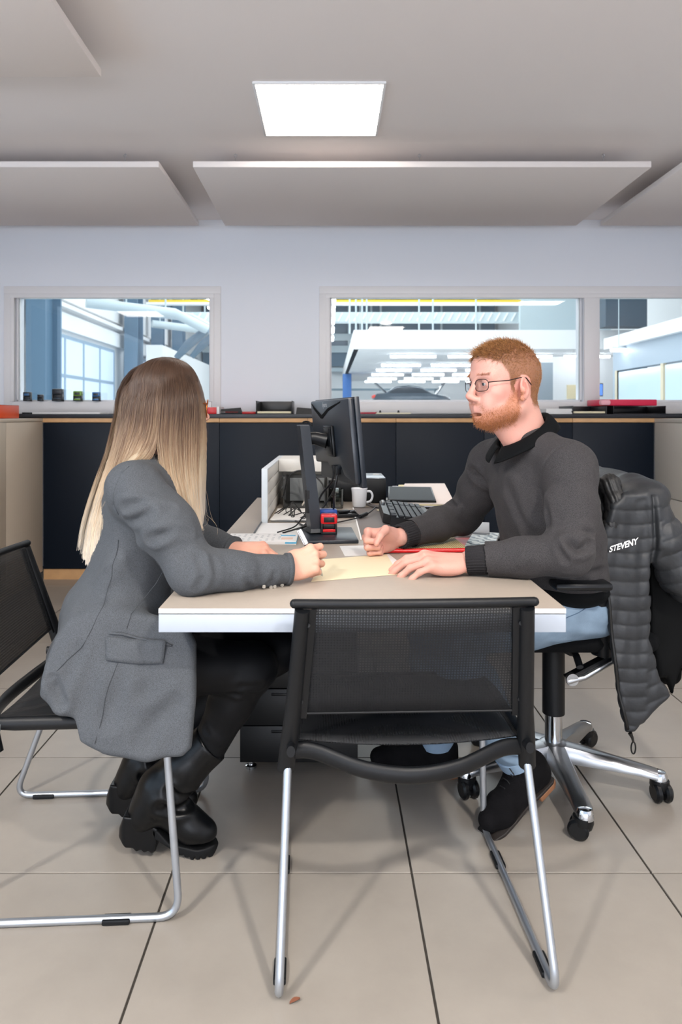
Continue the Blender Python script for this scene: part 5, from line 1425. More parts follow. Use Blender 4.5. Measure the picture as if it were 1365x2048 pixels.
for pts, w_, dp in [
    ([W3(252, 1015, 1.57), W3(300, 1000, 1.55), W3(345, 1010, 1.56)], .010, .009),
    ([W3(255, 1045, 1.58), W3(300, 1025, 1.55)], .009, .005),
    ([W3(300, 1080, 1.55), W3(350, 1060, 1.54), W3(385, 1062, 1.56)], .010, .008),
    ([W3(200, 1135, 1.63), W3(235, 1120, 1.62), W3(262, 1098, 1.60)], .010, .010),
    ([W3(150, 1178, 1.66), W3(200, 1155, 1.64), W3(235, 1130, 1.62)], .011, .009),
    ([W3(396, 1185, 1.54), W3(412, 1150, 1.54), W3(400, 1112, 1.55)], .010, .006),
    ([W3(425, 1190, 1.56), W3(440, 1155, 1.56), W3(428, 1122, 1.57)], .008, .004),
    ([W3(500, 1180, 1.62), W3(490, 1155, 1.61), W3(495, 1135, 1.62)], .008, .005),
    ([W3(540, 1170, 1.64), W3(548, 1145, 1.64)], .007, .004),
    ([W3(322, 1205, 1.60), W3(300, 1160, 1.60), W3(270, 1110, 1.60)], .010, .008),
    ([W3(255, 1330, 1.56), W3(230, 1380, 1.56), W3(215, 1440, 1.56)], .016, .007),
    ([W3(330, 1330, 1.56), W3(320, 1370, 1.56), W3(290, 1385, 1.56)], .018, .010),
    ([W3(345, 1410, 1.56), W3(310, 1440, 1.56), W3(290, 1480, 1.56)], .018, .006),
    ([W3(150, 1300, 1.58), W3(130, 1350, 1.57), W3(105, 1400, 1.57)], .014, .007),
    ([W3(105, 1360, 1.58), W3(125, 1405, 1.57)], .010, .007)]:
    v = crease(v, n, pts, w_, dp*1.25, .6)
v = v+n*(wob(v, .0030, 26, 15)+wob(v, .0012, 70, 16))[:, None]
# the seams of the cut
for pts in ([W3(222, 1080, 1.62), W3(212, 1160, 1.62), W3(195, 1215, 1.60), W3(165, 1280, 1.57), W3(110, 1345, 1.56)],
            [W3(283, 1130, 1.58), W3(268, 1190, 1.58), W3(250, 1265, 1.56)], [W3(228, 1325, 1.56), W3(212, 1400, 1.55), W3(190, 1495, 1.55)],
            [W3(250, 930, 1.60), W3(230, 990, 1.60), W3(222, 1040, 1.60), W3(232, 1080, 1.62)]):
    d = seg_dist(v, pts); v = v-n*(np.exp(-(d/.0034)**2)*.0042)[:, None]
keep = np.ones(len(v), bool)
for w_, e_ in ((wwR, weR), (wwL, weL)):
    ax = (w_-e_)/np.linalg.norm(w_-e_); keep &= ~((((v-(w_-ax*.002))@ax) > 0) & (np.linalg.norm(v-w_, axis=1) < .11))
qq = q[keep[q].all(axis=1)]; used_i = np.unique(qq); mp = -np.ones(len(v), int); mp[used_i] = np.arange(len(used_i))
bz = from_arrays('blazer', v[used_i], mp[qq], m_blz, woman, WI); bzv, bzn = v, n
for w_, e_, r_ in ((wwR, weR, .0355), (wwL, weL, .0350)):        # sleeve ends: hem edge and dark lining
    ax = Vector(w_-e_).normalized(); c0 = Vector(w_)
    m = MB().tube([c0-ax*.012, c0-ax*.010, c0+ax*.0005, c0+ax*.001, c0-ax*.001], [r_-.003, r_+.0022, r_+.0028, r_+.001, r_-.003], 28, cap=False)
    m.build('sleeve_hem', m_blz, woman, 180, inv=WI)
    MB().tube([c0-ax*.0005, c0-ax*.025], [r_-.002, r_-.006], 28, cap=False).build('sleeve_lining', m_lining, woman, 180, inv=WI)
for k in range(4):
    b_ = W3(532+11*k, 1192-2.6*k, 1.622+.012*k)
    bp_ = on_surface([b_], bzv, bzn, .002)[0]
    MB().lathe([(0, -.002), (.0038, -.002), (.0043, 0), (.0038, .002), (0, .0012)], bp_, 14, Matrix.Rotation(PI/2+.5, 4, 'X')).build('sleeve_button', mat('horn_button', 'b7b2a8', .35), woman, 60, inv=WI)
def flap(u, vv):
    px = 211+ (332-211)*u-2*vv+(-4*vv if u > .5 else 3*vv*(1-u)); py = 1274+7*u+46*vv+6*vv*math.sin(PI*u)*.6
    p_ = P(px, py, 1.548-.004*math.sin(PI*vv)); q_ = on_surface([tuple(p_)], bzv, bzn, .006)[0]
    p_ = P(px, py, q_[1]); return tuple(WM[:3, :3]@np.array(p_)+WM[:3, 3])
grid_mesh('pocket_flap', flap, 15, 7, m_blz, woman, -.0035)
MB().tube([Vector(x) for x in on_surface([W3(211, 1272, 1.55), W3(240, 1274, 1.55), W3(270, 1277, 1.55), W3(300, 1279, 1.55), W3(332, 1282, 1.55)], bzv, bzn, .003)], .0028, 6).build('pocket_welt', m_blz, woman, 180, inv=WI)

m_dk = mat('wool_seam', '33363a', .9)
for pts in ([(222, 1085, 1.62), (212, 1160, 1.62), (195, 1215, 1.60), (165, 1280, 1.57), (110, 1345, 1.56)], [(283, 1135, 1.58), (268, 1190, 1.58), (250, 1262, 1.56)], [(228, 1328, 1.56), (212, 1400, 1.55), (190, 1490, 1.55)], [(258, 930, 1.60), (238, 985, 1.60), (232, 1035, 1.60)]):
    seam([tuple(P(*p_)) for p_ in pts], vs=bzv, ns=bzn, mt=m_dk, parent=woman, inv=WI, r=.0008, nn=6)
# ---- leggings and boots
m_leg = mat('black_leggings', '0c0d10', .55, bump=(120, .12), spec=.2)
m_boot = mat('black_leather', '050608', .34, bump=(45, .12), spec=.3)
m_lug = mat('black_rubber', '07080a', .6, spec=.25)
F = Field()
F.ell(V(-.575, 1.82, .535), V(.165, .11, .080), WR, .03)
for a, k_, n_ in ((whR, wkR, waR), (whL, wkL, waL)):
    F.chain([(a, .082), (a*.5+k_*.5, .074), (k_, .060), (k_*.55+n_*.45+V(-.006, 0, 0), .055), (n_, .046)], .025)
v, q = F.mesh(.0042); v = relax(v, q, 2, .5); n = vnormals(v, q)
for pts, w_, dp in [([wkR+V(-.05, -.055, -.01), wkR+V(-.02, -.06, -.02), wkR+V(.02, -.05, -.022)], .007, .008), ([wkR+V(-.07, -.05, -.03), wkR+V(-.03, -.055, -.045)], .007, .007),
                    ([wkR+V(-.02, -.055, .0), wkR+V(.03, -.045, -.005)], .006, .005), ([waR+V(-.0, -.045, .06), waR+V(.04, -.035, .03)], .006, .005)]: v = crease(v, n, pts, w_, dp)
from_arrays('leggings', v, q, m_leg, woman, WI)
def boot(off):
    off = np.array(off); cy = 1.855; off = off+V(-.012, 0, 0)
    F = Field(); A = lambda x, z, y=cy: V(x, y, z)+off
    top = waR if abs(off[1]) < .01 else waL
    F.chain([(top+V(.006, 0, .012), .055), (top*.5+A(-.430, .170)*.5+V(-.0, 0, .0), .055), (A(-.428, .170), .055), (A(-.462, .118), .046), (A(-.480, .092), .040)], .02)
    F.chain([(A(-.440, .150), .050), (A(-.385, .098), .042), (A(-.350, .070), .041), (A(-.320, .055), .037)], .02)
    F.plane(A(-.40, .030), V(.10, 0, -1), .003)
    F.plane(top+V(0, 0, .018), (top-A(-.43, .17))/np.linalg.norm(top-A(-.43, .17)), .002)
    v, q = F.mesh(.0034); v = relax(v, q, 2, .5); n = vnormals(v, q)
    for pts, w_, dp in [([A(-.395, .190, cy-.055), A(-.37, .165, cy-.05), A(-.345, .165, cy-.03)], .010, .009), ([A(-.42, .150, cy-.055), A(-.385, .135, cy-.048), A(-.36, .130, cy-.02)], .010, .008),
                        ([A(-.47, .165, cy-.045), A(-.44, .12, cy-.052), A(-.41, .06, cy-.045)], .0022, .002), ([A(-.40, .23, cy-.052), A(-.41, .17, cy-.056), A(-.38, .09, cy-.045)], .0022, .0016)]: v = crease(v, n, pts, w_, dp)
    v = v+n*wob(v, .0015, 60, 31)[:, None]
    b = from_arrays('boot', v, q, m_boot, woman, WI)
    M = Matrix.Translation(Vector((0, cy, 0))+Vector(off)) @ Matrix.Rotation(PI/2, 4, 'X')
    hb = [(-.520, .112), (-.470, .108), (-.430, .078), (-.437, .022), (-.447, .017), (-.455, .024), (-.466, .019), (-.474, .027), (-.486, .022), (-.495, .031), (-.515, .032), (-.538, .050), (-.535, .075)]
    def slab(name, poly, tip, back, mt, hw):
        F = Field(); F.poly(poly, V(0, cy, 0)+off, V(1, 0, 0), V(0, 0, 1), V(0, 1, 0), hw, .004, .002)
        for k in (-1, 1):
            if tip is not None:
                F.plane(V(tip, cy+k*.016, 0)+off, V(1, k*.9, 0), .006); F.plane(V(tip-.004, cy+k*.022, 0)+off, V(.45, k, 0), .006)
            if back is not None: F.plane(V(back, cy+k*.020, 0)+off, V(-1, k*1.0, 0), .008)
        vv, qv = F.mesh(.0026); from_arrays(name, vv, qv, mt, b, WI)
    slab('heel_block', hb, None, -.536, m_boot, .036)
    sl = [(-.450, .078), (-.440, .086), (-.40, .042), (-.33, .026), (-.288, .030), (-.280, .020), (-.286, .008)]
    n_ = 7
    for k in range(n_):
        x0 = -.292-(.105/n_)*k; z0 = .0005+max(0, k-3)*.006
        sl += [(x0, z0), (x0-.010, z0+.0005), (x0-.0115, z0+.008), (x0-.0135, z0+.008)]
    sl += [(-.445, .058)]
    slab('lug_sole', sl, -.284, None, m_lug, .036)
    return b
boot((0, 0, 0)); boot((-.082, .155, 0))

# ---- long straight hair
def ombre(name):
    m = bpy.data.materials.new(name); m.use_nodes = True; nt = m.node_tree; N, L = nt.nodes, nt.links; b = N['Principled BSDF']
    geo = N.new('ShaderNodeNewGeometry'); sp = N.new('ShaderNodeSeparateXYZ'); L.new(geo.outputs['Position'], sp.inputs[0])
    hi = N.new('ShaderNodeHairInfo')
    n1 = N.new('ShaderNodeTexNoise'); n1.inputs['Scale'].default_value = 38; mpn = N.new('ShaderNodeMapping'); mpn.inputs['Scale'].default_value = (1, 1, .06)
    L.new(geo.outputs['Position'], mpn.inputs[0]); L.new(mpn.outputs[0], n1.inputs['Vector'])
    a = N.new('ShaderNodeMath'); a.operation = 'MULTIPLY_ADD'; L.new(n1.outputs['Fac'], a.inputs[0]); a.inputs[1].default_value = .12; L.new(sp.outputs['Z'], a.inputs[2])
    r_ = N.new('ShaderNodeMath'); r_.operation = 'MULTIPLY_ADD'; L.new(hi.outputs['Random'], r_.inputs[0]); r_.inputs[1].default_value = .17; L.new(a.outputs[0], r_.inputs[2])
    mr = N.new('ShaderNodeMapRange'); mr.inputs['From Min'].default_value = .84+.13; mr.inputs['From Max'].default_value = 1.225+.13; L.new(r_.outputs[0], mr.inputs['Value'])
    cr = N.new('ShaderNodeValToRGB'); els = [(0, 'e8dccb'), (.25, 'dcc8aa'), (.45, 'bda283'), (.62, '94785c'), (.80, '684d3a'), (1, '3f2b1e')]
    while len(cr.color_ramp.elements) < len(els): cr.color_ramp.elements.new(.5)
    for e, (p_, c_) in zip(cr.color_ramp.elements, els): e.position = p_; e.color = lin(c_)
    L.new(mr.outputs[0], cr.inputs['Fac'])
    rr = N.new('ShaderNodeMapRange'); rr.inputs['To Min'].default_value = .62; rr.inputs['To Max'].default_value = 1.28; L.new(hi.outputs['Random'], rr.inputs['Value'])
    vm = N.new('ShaderNodeVectorMath'); vm.operation = 'SCALE'; L.new(cr.outputs['Color'], vm.inputs[0]); L.new(rr.outputs[0], vm.inputs['Scale'])
    L.new(vm.outputs['Vector'], b.inputs['Base Color']); b.inputs['Roughness'].default_value = .38; b.inputs['Specular IOR Level'].default_value = .5
    return m
m_blonde = ombre('ombre_blonde')
G = [[(320, 727, 1.87), (276, 742, 1.87), (250, 780, 1.85), (240, 835, 1.83), (224, 905, 1.80), (197, 985, 1.77), (176, 1060, 1.76), (167, 1118, 1.76)],
     [(322, 725, 1.86), (284, 743, 1.835), (256, 792, 1.80), (246, 850, 1.785), (232, 912, 1.765), (206, 985, 1.745), (185, 1060, 1.74), (176, 1135, 1.74)],
     [(325, 724, 1.85), (298, 744, 1.81), (272, 795, 1.772), (262, 855, 1.755), (245, 915, 1.74), (217, 982, 1.725), (196, 1058, 1.72), (188, 1136, 1.725)],
     [(328, 723, 1.845), (312, 746, 1.795), (292, 800, 1.757), (284, 860, 1.742), (262, 912, 1.722), (230, 965, 1.705), (208, 1045, 1.705), (200, 1130, 1.712)],
     [(330, 723, 1.84), (322, 748, 1.785), (310, 802, 1.749), (304, 862, 1.735), (290, 905, 1.715), (256, 935, 1.69), (222, 985, 1.69), (207, 1075, 1.70)],
     [(333, 723, 1.84), (336, 750, 1.783), (334, 805, 1.745), (330, 870, 1.733), (334, 930, 1.722), (346, 990, 1.712), (362, 1050, 1.708), (384, 1112, 1.71)],
     [(337, 723, 1.84), (350, 749, 1.786), (354, 805, 1.749), (350, 870, 1.740), (353, 940, 1.73), (366, 1005, 1.722), (380, 1062, 1.718), (396, 1106, 1.72)],
     [(341, 724, 1.845), (364, 750, 1.795), (374, 802, 1.762), (371, 870, 1.757), (373, 940, 1.748), (381, 1000, 1.74), (391, 1050, 1.735), (402, 1084, 1.735)],
     [(345, 726, 1.85), (376, 751, 1.812), (391, 800, 1.785), (392, 865, 1.782), (392, 935, 1.775), (394, 990, 1.768), (398, 1035, 1.762), (403, 1062, 1.76)],
     [(348, 728, 1.86), (382, 753, 1.835), (399, 800, 1.812), (403, 862, 1.81), (402, 930, 1.805), (401, 985, 1.80), (401, 1025, 1.795), (400, 1050, 1.79)]]
GP = np.array([[tuple(P(*g)) for g in gd] for gd in G])            # (10, 8, 3)
def guide_at(s, t, GPx):
    """smooth surface of hair: s across (0..9), t along (0..7)"""
    def cm(p0, p1, p2, p3, f): return .5*((2*p1)+(p2-p0)*f+(2*p0-5*p1+4*p2-p3)*f*f+(3*p1-p0-3*p2+p3)*f**3)
    n_, k_ = GPx.shape[:2]; si = np.clip(s.astype(int), 0, n_-2); sf = (s-si)[:, None, None]
    A = GPx[si]*(1-sf)+GPx[si+1]*sf                              # (N, 8, 3)
    tt = np.clip(t, 0, k_-1-1e-6); ti = tt.astype(int); tf = (tt-ti)[None, :, None]
    g = lambda j: A[:, np.clip(j, 0, k_-1)]
    return cm(g(ti-1), g(ti), g(ti+1), g(ti+2), tf)
GF = GP.copy(); GF[:, :, 1] = 3.70-GF[:, :, 1]; fy = GF[:, :, 1]/GP[:, :, 1]; GF[:, :, 0] = GP[:, :, 0]*fy-.014; GF[:, :, 2] = EYE+(GP[:, :, 2]-EYE)*(1+(fy-1)*.3)
def push_out(p, margin):
    """keeps hair outside the skull"""
    c_ = WO+WH@V(0, -.006, .036); q_ = (p-c_)@WH; r_ = V(.0760, .0880, .0805)*WS+margin
    a_ = np.linalg.norm(q_/r_, axis=-1, keepdims=True); return c_+(q_/np.minimum(a_, 1.0))@WH.T
def strands(GPx, n_, seed, K=30, spread=1.0, drop=4.55):
    r = np.random.default_rng(seed)
    ncl = 90; cen = r.uniform(0, GPx.shape[0]-1.001, ncl); cid = r.integers(0, ncl, n_)
    s = np.clip(cen[cid]*.55+r.uniform(0, GPx.shape[0]-1.001, n_)*.45 if False else r.uniform(0, GPx.shape[0]-1.001, n_), 0, GPx.shape[0]-1.001)
    t = np.linspace(0, 7, K); p = guide_at(s, t, GPx)
    gap = np.exp(-((s-4.5)/.5)**2); s2 = s+np.where(s < 4.5, -.42, .42)*gap; gw = np.clip((t-3.0)/1.6, 0, 1)[None, :, None]
    p = p*(1-gw)+guide_at(np.clip(s2, 0, GPx.shape[0]-1.001), t, GPx)*gw
    # strands gather into locks towards the tips
    lock = np.round(s*7+r.normal(size=n_)*.25)/7; pc = guide_at(np.clip(lock, 0, GPx.shape[0]-1.001), t, GPx)
    w = (np.clip(t/7-.25, 0, 1)*.62)[None, :, None]; p = p*(1-w)+pc*w
    ln = (1-.10*r.random(n_)**2-.03*np.abs(np.sin(lock*9)))
    ctr = WO+V(-.01, 0, .0); d = p-ctr; out = d/np.linalg.norm(d, axis=2, keepdims=True); out[:, :, 2] *= .3
    lay = r.uniform(-.010, .0035, n_)[:, None, None]*spread
    p = p+out*lay+r.normal(size=(n_, 1, 3))*.0012*spread+np.cumsum(r.normal(size=(n_, K, 3)), axis=1)*.00022
    p = push_out(p, .0095+(lay+.010)*.35)
    wave = np.sin(t[None, :]*1.3+r.uniform(0, 6.28, n_)[:, None])*.0012; p[:, :, 0] += wave
    # shorten strands by resampling
    idx = np.linspace(0, 1, K)[None, :]*ln[:, None]*(K-1); i0 = np.clip(idx.astype(int), 0, K-2); f = (idx-i0)[:, :, None]; ar = np.arange(n_)[:, None]
    return p[ar, i0]*(1-f)+p[ar, i0+1]*f
near = strands(GP, 16000, 3); far = strands(GF, 7000, 5)
hair_obj('hair', np.concatenate([near, far]), .00042, .00022, m_blonde, woman, WI)
r = np.random.default_rng(9); st = strands(GP, 70, 8, spread=3.5); tt = np.linspace(0, 1, 30)**2
st = st+r.normal(size=(70, 1, 3))*V(.02, .01, .004)*tt[None, :, None]+np.sin(tt*9)[None, :, None]*r.normal(size=(70, 1, 3))*.006
hair_obj('stray_hair', st, .00016, .00012, m_blonde, woman, WI)
F = Field()
F.ell(WO+WH@V(0, -.010, .038), V(.0765, .088, .0805)*WS+.0055, WH, .01)
for GPx in (GP, GF):
    for s_ in np.arange(0, 9.01, .5) if GPx is GP else np.arange(2, 7.1, .5):
        if 4.1 < s_ < 4.9: continue
        g = guide_at(np.array([min(s_, 8.999)]), np.linspace(.3, 6.4, 25), GPx)[0]
        g = push_out(g, .004)
        g = g+(WO-g)*np.clip(.10-.0*g[:, 2:3], 0, .1)*np.linspace(1, 0, 25)[:, None]+V(0, .019 if GPx is GP else -.019, 0)
        rr = np.interp(np.arange(25)/2, [0, 2, 8, 12], [.012, .015, .012, .005]); F.chain(list(zip(g, rr)), .010)
F.ell(WO+WH@V(.0, .098, -.035)*1.0, V(.045, .04, .075), WH, .01, op='sub')
v, q = F.mesh(.0036); v = relax(v, q, 1, .5)
from_arrays('hair_mass', v, q, m_blonde, woman, WI)
print('woman', round(time.time()-T0, 1))
# ================================================================== THINGS ON THE DESK
m_paper = mat('white_paper', 'e9e8e6', .7); m_cream = mat('cream_paper', 'eadfbe', .7); m_metal_w = mat('white_metal', 'dcd9d2', .45)
m_cable = mat('black_cable', '101113', .45)
# ---- monitor with its stand
mo = thing('monitor', 'black computer monitor seen from behind, on its own stand, screen towards the man', 'monitor', (0, 2.36, DZ))
OI = inv_of(mo)
n0, f0 = V(.0926, 2.150, 0), V(-.035, 2.610, 0)
wd = (f0-n0)/np.linalg.norm(f0-n0); nb = V(-wd[1], wd[0], 0)         # nb: out of the back
pc = (n0+f0)/2; tl = math.radians(5.5); up = V(0, 0, 1)*math.cos(tl)+nb*math.sin(tl); bk = nb*math.cos(tl)-V(0, 0, 1)*math.sin(tl)
pcz = 1.062; HW = .238; HH = .140; pc = V(pc[0], pc[1], pcz)-bk*.0
MM = Matrix(((wd[0], up[0], bk[0], pc[0]), (wd[1], up[1], bk[1], pc[1]), (wd[2], up[2], bk[2], pc[2]), (0, 0, 0, 1)))   # x far, y up, z back
m_mon = mat('monitor_shell', '1b222b', .34, spec=.6)
MB().prism([(-HW, -HH), (HW, -HH), (HW, HH), (-HW, HH)], -.010, .006, MM, .002).build('bezel', m_mon, mo, 40, inv=OI)
MB().prism([(-HW+.006, -HH+.012), (HW-.006, -HH+.012), (HW-.006, HH-.006), (-HW+.006, HH-.006)], -.0108, -.010, MM).build('screen', mat('screen_glass', '0c1420', .1, emit='9fb8d0', estr=.5), mo, 0, inv=OI)
shell = MB()
top_ = [(-HW+.004, HH-.003), (HW-.004, HH-.003), (HW-.004, -HH+.055), (.07, -HH+.062), (.045, -HH+.046), (-.06, -HH+.046), (-.085, -HH+.062), (-.12, -HH+.03), (-HW+.004, -HH+.012)]
shell.prism(top_, .006, .026, MM, .007)
shell.build('rear_housing', m_mon, mo, 40, inv=OI)
MB().prism([(-HW+.02, -HH+.006), (HW-.02, -HH+.006), (HW-.05, -HH+.075), (-HW+.05, -HH+.075)], .006, .016, MM, .003).build('port_recess', mat('recess_grey', '2a2c2e', .5), mo, 40, inv=OI)
MB().prism([(-.05, -.052), (.05, -.052), (.05, .052), (-.05, .052)], .026, .036, MM, .003).prism([(-.040, -.044), (.040, -.044), (.040, .044), (-.040, .044)], .036, .039, MM, .002).build('mount_plate', m_blk2, mo, 40, inv=OI)
# V-shaped inlay and the maker's name
MB().prism([(.215, HH-.012), (.19, HH-.022), (.098, HH-.052), (.085, HH-.053), (.0, HH-.030), (-.155, HH-.010), (-.150, HH-.014), (.0, HH-.040), (.082, HH-.066), (.102, HH-.065), (.19, HH-.032)], .0255, .0272, MM).build('chevron_inlay', mat('inlay_black', '010102', .6, spec=.1), mo, 0, inv=OI)
def lettering(txt, size, M, m, parent, inv, name='lettering', shear=0.0, ext=.0002):
    cu = bpy.data.curves.new('l', 'FONT'); cu.body = txt; cu.size = size; cu.shear = shear; cu.align_x = 'CENTER'; cu.extrude = ext
    to = bpy.data.objects.new('l', cu); COL.objects.link(to); bpy.context.view_layer.update()
    me = bpy.data.meshes.new_from_object(to.evaluated_get(bpy.context.evaluated_depsgraph_get())); bpy.data.objects.remove(to)
    me.transform(inv @ M); me.name = name; return link_mesh(name, me, m, parent, 0)
# back view: text reads with its right towards the near edge (-x of the panel frame)
TM = MM @ Matrix.Translation((.050, HH-.045, .0312)) @ Matrix(((-1, 0, 0, 0), (0, 1, 0, 0), (0, 0, -1, 0), (0, 0, 0, 1)))
TM = MM @ Matrix.Translation((.040, HH-.026, .0262)) @ Matrix.Rotation(PI, 4, 'Y') @ Matrix.Scale(-1, 4, (0, 0, 1))
lettering('iiyama', .024, TM, mat('logo_silver', 'c9cdd2', .35, .4), mo, OI, 'logo', .25)
cb = V(-.050, 2.372, .757); ct = V(-.090, 2.388, 1.110)
def sect(c, w, d, a=.30):
    cs, sn = math.cos(a), math.sin(a); u = V(cs, sn, 0); w_ = V(-sn, cs, 0)
    return [tuple(c+u*w*x+w_*d*y) for x, y in ((-1, -1), (1, -1), (1, 1), (-1, 1))]
MB().hexa(sect(cb, .019, .027), sect(ct, .0165, .024)).hexa(sect(cb, .024, .033), sect(cb+V(0, 0, .012), .021, .029)).build('stand_column', m_mon, mo, 30, inv=OI)
MB().hexa(sect(ct, .0165, .024), sect(ct+V(-.001, 0, .003), .0145, .021)).build('column_cap', mat('cap_grey', '4a4d52', .5), mo, 30, inv=OI)
MB().hexa(sect(cb*.72+ct*.28+V(-.0135, -.0195, -.035), .005, .0105), sect(cb*.72+ct*.28+V(-.0135, -.0195, .04), .005, .0105)).build('cable_slot', m_carc, mo, 30, inv=OI)
mp_ = V(*(MM @ Vector((0, 0, .039))))
MB().tube([ct+V(.006, .0, -.045), ct*.5+mp_*.5+V(0, 0, -.016), mp_+V(0, 0, .0)], [.012, .012, .014], 14, flat=((0, 0, 1), 1.8)).tube(spline([ct+V(-.006, .02, -.006), ct+V(.0, .035, .012), ct+V(.018, .045, .012), ct+V(.03, .04, .0)], 5), .003, 8).build('tilt_arm', m_blk2, mo, 60, inv=OI)
bp = [tuple(P(px, py, Y))[:2] for px, py, Y in ((612, 1082, 2.215), (718, 1076, 2.235), (704, 1052, 2.495), (595, 1053, 2.49))]
MB().prism(bp, DZ+.0005, DZ+.012, None, .003).build('stand_base', m_mon, mo, 40, inv=OI)
cbm = [([MM @ Vector((.01, -HH+.060, .022)), MM @ Vector((.015, -HH+.005, .03)), V(-.03, 2.43, .87), V(-.055, 2.44, .80), V(-.09, 2.52, .755)], .0035),
       ([MM @ Vector((-.03, -HH+.060, .022)), MM @ Vector((-.03, -HH+.0, .03)), V(-.00, 2.45, .86), V(-.045, 2.45, .80), V(-.10, 2.46, .750)], .0032),
       ([MM @ Vector((-.05, -HH+.050, .022)), MM @ Vector((-.045, -HH-.03, .045)), V(.01, 2.42, .82), V(-.05, 2.44, .775), V(-.16, 2.40, .7465)], .0030),
       ([V(-.06, 2.385, .80), V(-.09, 2.40, .80), V(-.12, 2.42, .765), V(-.18, 2.42, .745)], .0024)]
for pts, r_ in cbm: MB().tube(spline(pts, 7), r_, 8).build('cable', m_cable, mo, 180, inv=OI)
for x_ in (-.012, -.045): MB().prism([(x_-.009, -HH+.030), (x_+.009, -HH+.030), (x_+.009, -HH+.060), (x_-.009, -HH+.060)], .016, .034, MM, .002).build('plug', m_blk, mo, 40, inv=OI)

# ---- self-inking stamps beside the stand
def stamp(label, loc, rz, s, c1, c2=None, win='1a1a1c', grp=None):
    t = thing('self_inking_stamp', label, 'stamp', loc, rz, grp)
    ma = mat('stamp_'+c1, c1, .3); mb_ = mat('stamp_'+(c2 or '15171a'), c2 or '15171a', .4)
    w, d, h = .052*s, .034*s, .064*s
    MB().bx(-w/2, -w/2+.006*s, -d/2, d/2, 0, h*.55, .0015).bx(w/2-.006*s, w/2, -d/2, d/2, 0, h*.55, .0015).bx(-w/2, w/2, -d/2, d/2, .0, h*.10, .001).build('foot_frame', mb_, t)
    MB().bx(-w/2-.001, w/2+.001, -d/2-.001, d/2+.001, h*.50, h, .005*s).bx(-w/2+.004*s, w/2-.004*s, -d/2+.002, d/2-.002, h*.10, h*.24, .001).build('cap', ma, t)
    MB().bx(-w*.33, w*.33, -d/2-.0022, -d/2-.0005, h*.60, h*.86, .0008).build('label_window', mat('stamp_win_'+win, win, .3), t)
    MB().bx(-w*.36, w*.36, -d*.36, d*.36, h*.26, h*.50, .002).build('text_plate', mb_, t)
    return t
stamp('red self-inking stamp standing against the monitor stand', (-.003, 2.355, DZ+.0125), .05, 1.02, 'cf1f24')
stamp('blue self-inking stamp behind the red one at the monitor stand', (-.006, 2.415, DZ+.0125), .05, 1.15, '1f4fa8')

# ---- white slatted desk organiser
t = thing('desk_organiser', 'white slatted metal organiser with a top shelf, on the desk left of the monitor', 'organiser', (-.245, 2.66, DZ))
L_ = .90; H_ = .205
for k in range(4): MB().bx(-.001, .010, .006, L_, .004+.05*k, .050+.05*k, .0015).build('side_slat', m_metal_w, t)
MB().bx(-.010, -.001, .0, L_, 0, H_, .001).build('side_wall', m_metal_w, t)
MB().bx(-.011, .012, -.006, .006, 0, H_, .002).bx(-.011, .012, .0, L_, H_-.006, H_, .0015).build('edge_profile', mat('organiser_edge', 'cfd6dc', .4), t)
for k in range(4): MB().bx(.012, .30, L_-.012, L_-.002, .004+.05*k, .050+.05*k, .0015).build('back_slat', m_metal_w, t)
MB().bx(.012, .30, .58, L_, H_-.004, H_, .001).build('top_shelf', m_metal_w, t)
MB().bx(.012, .30, .57, .58, H_-.055, H_, .001).build('front_lip', m_metal_w, t)
# dark box and paper stack inside
t = thing('document_tray', 'dark smoked letter tray standing inside the white organiser', 'tray', (-.205, 3.10, DZ))
mt = mat('smoked_plastic', '4c4c4a', .25)
MB().bx(0, .20, .20, .21, 0, .13, .002).bx(0, .006, 0, .21, 0, .13, .002).bx(0, .20, 0, .21, 0, .005, .001).bx(.194, .20, 0, .21, 0, .13, .002).build('tray_body', mt, t)
MB().bx(.02, .18, .19, .198, .01, .115).build('tray_label', mat('grey_card', '8b8f90', .6), t)
for i, (z_, x_, y_, w_, d_, rz) in enumerate(((0, -.225, 2.70, .235, .36, 0), (.0035, -.215, 2.74, .21, .297, .03), (.0065, -.228, 2.69, .21, .20, -.05))):
    t = thing('paper_sheet', ['long white paper under the organiser arm, lowest of the stack', 'white sheet in the middle of the stack in the organiser', 'topmost white sheet of the stack in the organiser'][i], 'paper', (x_, y_, DZ+z_+.0002), rz, 'white sheets in the organiser')
    t2 = MB().bx(0, w_, 0, d_, 0, .003).build('sheet_pack', m_paper, t)
t = thing('sheet_holder', 'flat white sheet holder in front of the organiser', 'holder', (-.255, 2.385, DZ))
MB().bx(0, .185, 0, .26, 0, .0035, .001).build('plate', m_paper, t)
MB().bx(-.004, .001, 0, .27, 0, .008, .001).build('guide_rail', mat('dark_rail', '55585c', .4, .5), t)
MB().bx(.182, .187, 0, .27, 0, .005, .001).build('guide_rail', mat('brass_rail', 'a59676', .4), t)
